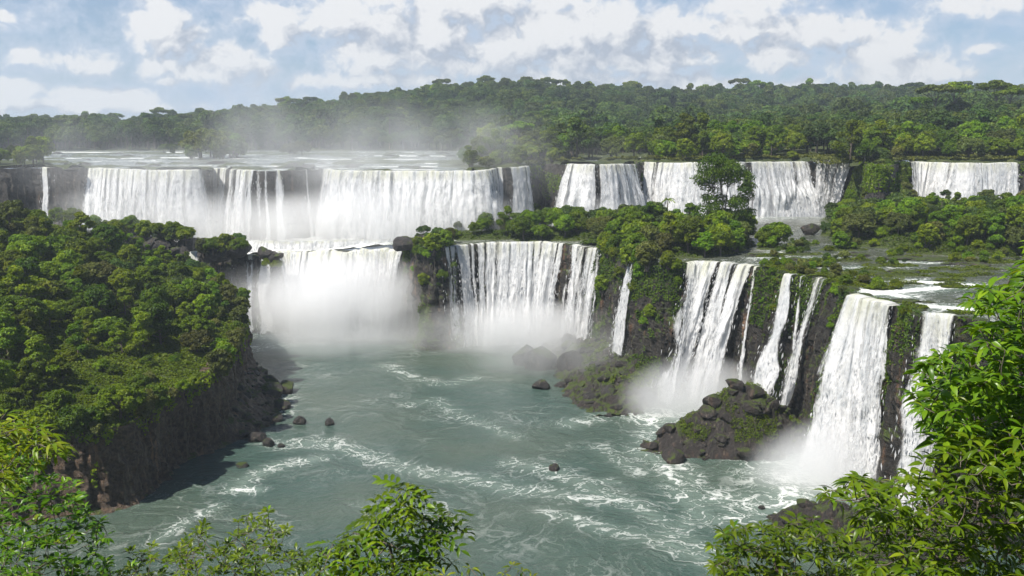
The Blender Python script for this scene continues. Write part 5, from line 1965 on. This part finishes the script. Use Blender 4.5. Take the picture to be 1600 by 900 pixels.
sap = [(628, 762), (620, 778), (641, 772), (634, 790), (604, 800), (590, 808), (582, 826), (574, 846), (580, 868), (572, 888), (646, 806), (662, 812), (684, 806), (704, 802), (676, 828), (664, 836), (690, 832), (612, 848), (636, 852), (648, 868), (626, 876), (552, 832), (548, 852),
       (520, 850), (500, 862), (482, 876), (532, 876), (600, 884), (612, 900), (560, 905), (520, 905), (650, 900), (590, 918), (480, 905), (540, 892), (505, 890), (640, 886)]
pS = np.array([(lambda q, d: q / q[1] * d)(ray(a, b), rf.uniform(8.4, 9.4)) for a, b in sap])
woody('sapling', 'slim sapling with feathery compound leaves standing against the river', 'sapling', bank_pt(-1.35, 9.0), pS, 'pinnate', .18, 8, rf, 160, (-.75, .15), trunk_top=tuple((lambda q: q / q[1] * 8.9)(ray(608, 850))), r0=.03)
sap2 = [(690, 872), (706, 880), (668, 892), (694, 900), (735, 888), (720, 905), (800, 884), (788, 896), (815, 892), (780, 908), (830, 905), (758, 905)]
pS2 = np.array([(lambda q, d: q / q[1] * d)(ray(a, b), rf.uniform(8.2, 9.0)) for a, b in sap2])
woody('leafy_shrub', 'sprig of fresh green shoots just beside the slim sapling', 'shrub', bank_pt(-.4, 8.6), pS2, 'lance_yellow', .10, 8, rf, 60, (-.5, .5), trunk_top=tuple((lambda q: q / q[1] * 8.6)(ray(745, 925))), r0=.02)

crownD = [(-40, 700), (40, 705), (80, 735), (118, 752), (132, 790), (160, 815), (168, 850), (172, 935), (-40, 935)]
crownE = [(160, 885), (205, 862), (236, 846), (262, 872), (300, 828), (318, 822), (340, 850), (372, 812), (404, 800), (418, 792), (428, 818), (456, 818), (450, 852), (484, 866), (492, 935), (160, 935)]
crownG = [(-40, 628), (8, 640), (30, 655), (66, 662), (106, 690), (96, 708), (62, 715), (40, 748), (0, 765), (-40, 770)]
pD = fill_region(crownD, 9.0, 12.0, .17, 300, rf)
pE = fill_region(crownE, 10.0, 12.5, .16, 260, rf)
pG = fill_region(crownG, 6.8, 8.0, .14, 60, rf)
woody('leafy_shrub', 'dense small-leaved shrub below the headland cliff face', 'shrub', bank_pt(-6.2, 10.4), pD, 'oval', .105, 10, rf, 200, (-.5, .5), r0=.06)
woody('leafy_shrub', 'spiky row of thin shrub tops below the shaded bend of the river', 'shrub', bank_pt(-4.4, 11.3), pE, 'oval', .095, 9, rf, 200, (-.4, .6), r0=.05)
woody('young_tree', 'young tree branch with yellow-green leaves against the headland', 'tree', bank_pt(-6.0, 7.4), pG, 'lance_yellow', .13, 9, rf, 150, (-.7, .3), trunk_top=tuple((lambda q: q / q[1] * 7.4)(ray(-60, 760))), r0=.05)


# ------------------------------------------------------------------ the tall spreading tree on the central island
def tall_tree():
    r = np.random.default_rng(17)
    y = 236.0
    b = aty(1128, 388, y)
    base = np.array([b[0], y, b[2] - .6])
    px2m = y / F
    root = thing('spreading_tree', tuple(base), 'tall spreading tree with open crown and pale limbs before the upper fall', 'tree')
    g, cg = Geo(), Geo()
    H = 135 * px2m
    tops = [(1112, 262, 22), (1140, 262, 24), (1160, 280, 16), (1128, 278, 20), (1100, 285, 15), (1168, 300, 14), (1105, 305, 13), (1150, 318, 18), (1124, 320, 14), (1165, 335, 14), (1108, 335, 16), (1140, 345, 16), (1155, 358, 13), (1098, 352, 12), (1120, 365, 14)]
    cs, rs = [], []
    for px, py, w in tops:
        for k in range(4):
            p = aty(px + r.uniform(-12, 12), py + r.uniform(-9, 9), y + r.uniform(-3.5, 3.5))
            cs.append(p - base)
            q = w * px2m * r.uniform(.6, .95)
            rs.append((q, q, q * .8))
    cs, rs = np.array(cs), np.array(rs)
    fork = np.array([.2, 0, H * .34])
    g.tube([(0, 0, -.6), (.1, 0, H * .15), fork], [.50, .40, .34], 9)
    limbs = []
    for i, (px, py) in enumerate([(1112, 275), (1140, 272), (1160, 295), (1104, 310), (1128, 290), (1152, 325)]):
        p = aty(px, py, y + r.uniform(-2, 2)) - base
        limb(g, fork - [0, 0, r.uniform(0, 1.2)], p, .24, .06, r, .10, 7, 7)
        limbs.append(p)
    for c in cs:
        j = np.argmin([np.linalg.norm(c - l * .8 - fork * .2) for l in limbs])
        limb(g, limbs[j] * .72 + fork * .28, c, .07, .02, r, .15)
    leaf_cloud(cg, r, cs, rs, 20000, .40, under=.5)
    obj('trunk', g.mesh('trunk', [BARK], True), root)
    obj('crown', cg.mesh('crown', [LEAF]), root)


tall_tree()


# two palms beside the isolated curtain
def palm(px, pyb, y, h, label):
    r = np.random.default_rng(int(px))
    b = aty(px, pyb, y)
    root = thing('palm_tree', tuple(b), label, 'palm')
    g = Geo()
    g.tube([(0, 0, -1), (.1, 0, h * .5), (.15, .05, h)], [.22, .16, .13], 7)
    obj('trunk', g.mesh('palm_trunk', [BARK], True), root)
    for k in range(11):
        az, el = k * 2.39996, r.uniform(.0, .9)
        fg = Geo()
        d = np.array([math.cos(az), math.sin(az)])
        L = r.uniform(1.8, 2.4)
        prev = None
        for i in range(9):
            t = i / 8
            hx = L * t * math.cos(el * (1 - t))
            z = h + L * (math.sin(el) * t - .75 * t * t)
            c = np.array([.15 + d[0] * hx, .05 + d[1] * hx, z])
            if prev is not None:
                s = np.array([-d[1], d[0], 0]) * .42 * (1 - .5 * t)
                dn = np.array([0, 0, -.22])
                fg.add([prev, c, c + s + dn, prev + s * .6 + dn], Q=[(0, 1, 2, 3)], a=r.random())
                fg.add([prev, c, c - s + dn, prev - s * .6 + dn], Q=[(0, 1, 2, 3)], a=r.random())
            prev = c
        obj('frond', fg.mesh('frond', [LEAF]), root)


palm(1560, 340, 262, 6.5, 'slim palm standing out against the isolated wide curtain')
palm(1470, 335, 268, 4.5, 'short palm above the shelf wood under the isolated wide curtain')
palm(1042, 338, 262, 5.0, 'small feathery palm on the central island before the upper fall')


# ------------------------------------------------------------------ mist at the feet of the falls, and the air
def mist_material(name, dens, scale, lo, hi, power=1.3, aniso=0.15):
    m, t, out = material(name)
    tc = t.new('ShaderNodeTexCoord').outputs['Object']
    P = t.new('ShaderNodeNewGeometry').outputs['Position']
    d2 = t.vmath('DOT_PRODUCT', tc, tc)
    fallo = t.math('POWER', t.math('MAXIMUM', t.math('SUBTRACT', 1.0, d2), 0.0), power)
    n = t.step(t.noise(t.scalexyz(P, (1, 1, .55)), scale, 4, .55, dist=.6), lo, hi)
    v = t.new('ShaderNodeVolumePrincipled')
    v.inputs['Color'].default_value = (.995, .997, 1.0, 1)
    v.inputs['Anisotropy'].default_value = aniso
    t.val(v.inputs['Density'], t.math('MULTIPLY', t.math('MULTIPLY', fallo, n), dens))
    t.link(v.outputs[0], out.inputs['Volume'])
    return m


def mist(px, py, y, rx, ry, rz, dens, scale=.07, lo=.25, hi=.75, power=1.3):
    import bmesh
    p = aty(px, py, y)
    bm = bmesh.new()
    bmesh.ops.create_icosphere(bm, subdivisions=3, radius=1.0)
    me = bpy.data.meshes.new('mist')
    bm.to_mesh(me)
    bm.free()
    me.materials.append(mist_material('mist_air', dens, scale, lo, hi, power))
    o = stuff(obj('mist', me))
    o.location = tuple(p)
    o.scale = (rx, ry, rz)
    return o


mist(545, 480, 264, 38, 15, 18, .30, .05, .15, .75)
mist(240, 262, 299, 34, 9, 9, .05, .05, .3, .7)
mist(590, 262, 299, 40, 9, 8, .05, .05, .3, .7)
mist(745, 215, 320, 18, 14, 15, .03, .05, .3, .7)
mist(520, 535, 244, 34, 14, 5, .06, .06, .2, .7)                    # foot of the shelf cascade
mist(610, 352, 287, 50, 11, 15, .26, .06, .15, .75)                    # under the widest upper curtain
mist(230, 346, 289, 42, 9, 14, .11, .06, .2, .75)
mist(400, 350, 289, 32, 9, 12, .12, .06, .1, .7)
mist(480, 245, 300, 120, 26, 24, .036, .03, .34, .72)  # spray drifting above the upper lip
mist(800, 522, 250, 38, 11, 11, .24, .06, .15, .75)
mist(890, 548, 226, 28, 18, 14, .075, .06)
mist(1085, 625, 190, 18, 8, 11, .34, .07, .15, .7)
mist(1310, 750, 150, 18, 9, 12, .42, .07, .12, .7)
mist(1400, 715, 152, 12, 8, 9, .2)
mist(1200, 345, 290, 42, 6, 7, .11)
mist(940, 335, 291, 16, 5, 7, .10)
mist(410, 470, 260, 22, 10, 12, .06)


def haze_box():
    m, t, out = material('haze_air')
    v = t.new('ShaderNodeVolumePrincipled')
    v.inputs['Color'].default_value = (.80, .90, 1.0, 1)
    v.inputs['Density'].default_value = HAZE
    v.inputs['Anisotropy'].default_value = 0.2
    t.link(v.outputs[0], out.inputs['Volume'])
    x0, x1, y0, y1, z0, z1 = -1900, 1900, -60, 1960, -64, 112
    V = [(x, y, z) for x in (x0, x1) for y in (y0, y1) for z in (z0, z1)]
    Q = [(0, 1, 3, 2), (4, 6, 7, 5), (0, 4, 5, 1), (2, 3, 7, 6), (0, 2, 6, 4), (1, 5, 7, 3)]
    stuff(obj('haze', mesh_from('haze', V, np.array(Q), [m])))


HAZE = 0.00019
haze_box()

# ------------------------------------------------------------------ labels for the many plants and rocks
ORD = ['first', 'second', 'third', 'fourth', 'fifth', 'sixth', 'seventh', 'eighth', 'ninth', 'tenth', 'eleventh', 'twelfth', 'thirteenth', 'fourteenth', 'fifteenth', 'sixteenth', 'seventeenth', 'eighteenth', 'nineteenth', 'twentieth']


def nth(i):
    if i < 20:
        return ORD[i]
    tens = {2: 'twenty', 3: 'thirty', 4: 'forty', 5: 'fifty', 6: 'sixty', 7: 'seventy', 8: 'eighty', 9: 'ninety'}
    a, b = divmod(i + 1, 10)
    a = min(a, 9)
    return (tens[a] + '-' + ORD[b - 1]) if b else tens[a][:-1] + 'ieth'


PLACE = {'headland': 'in the headland wood', 'headland rim': 'at the headland cliff rim', 'clearing': 'in the headland clearing', 'promontory': 'on the rock promontory beside the central fall', 'hazy island': 'on the hazy island behind the central fall',
         'central island': 'on the central island', 'shelf wood': 'in the wood on the shelf', 'hazy islets': 'on the hazy islets behind the headland', 'mossy rim': 'on the mossy rim of the gorge', 'river islets': 'on the grassy islets of the shelf river',
         'gorge rim': 'overhanging the gorge rim', 'gorge face': 'rooted in the gorge cliff face', 'wooded slope': 'on the steep slope beside the isolated curtain', 'plateau wood': 'in the wood above the upper falls', 'upstream island': 'at the upper lip behind the headland', 'river island clump': 'in the clump midway along the upper river',
         'small river island': 'on a small upper-river island', 'skyline': 'standing above the near ridge line', 'far skyline': 'on the far skyline'}
GROUP = {k: 'plants ' + v for k, v in PLACE.items()}
cells = {}
for r, kind, v, loc, sc, region in ROOTS:
    u, w, dep = project(np.array(loc))
    if region in ('headland', 'headland rim'):
        row = 'far' if loc[1] > 215 else ('middle' if loc[1] > 172 else 'near')
    elif region in ('shelf wood', 'plateau wood', 'central island'):
        row = 'back' if loc[1] > {'shelf wood': 255, 'plateau wood': 322, 'central island': 243}[region] else 'front'
    else:
        row = ''
    tone = 'olive' if (PROTO[kind, v][1].materials[0] == LEAF_OLIVE) else 'green'
    cells.setdefault((region, kind, row, tone), []).append((float(u), r))
for (region, kind, row, tone), lst in cells.items():
    lst.sort(key=lambda e: e[0])
    head = region.startswith('headland') or region == 'clearing'
    if head:
        lst = lst[::-1]
    for i, (u, r) in enumerate(lst):
        lab = tone + ' ' + LOOK[kind] + (', ' + row + ' row ' if row else ' ') + PLACE[region]
        if len(lst) > 1:
            lab += ', ' + nth(i) + (' from gorge' if head else ' from headland side')
        words_ = lab.split()
        if len(words_) > 16:
            lab = lab.replace(' side', '').replace('on the steep slope beside the isolated curtain', 'on the steep wooded slope')
        tag(r, lab, {'shrub': 'shrub'}.get(kind, 'tree'), GROUP[region])
bands = {}
for o, b in UPR:
    bands.setdefault(b, []).append((o.location.x / o.location.y, o))
for b, lst in bands.items():
    lst.sort(key=lambda e: e[0])
    for i, (_, o) in enumerate(lst):
        tag(o, 'low dark rock ' + b + ' of the upper river, ' + nth(i) + ' from headland side', 'rock', 'rocks in the upper river')
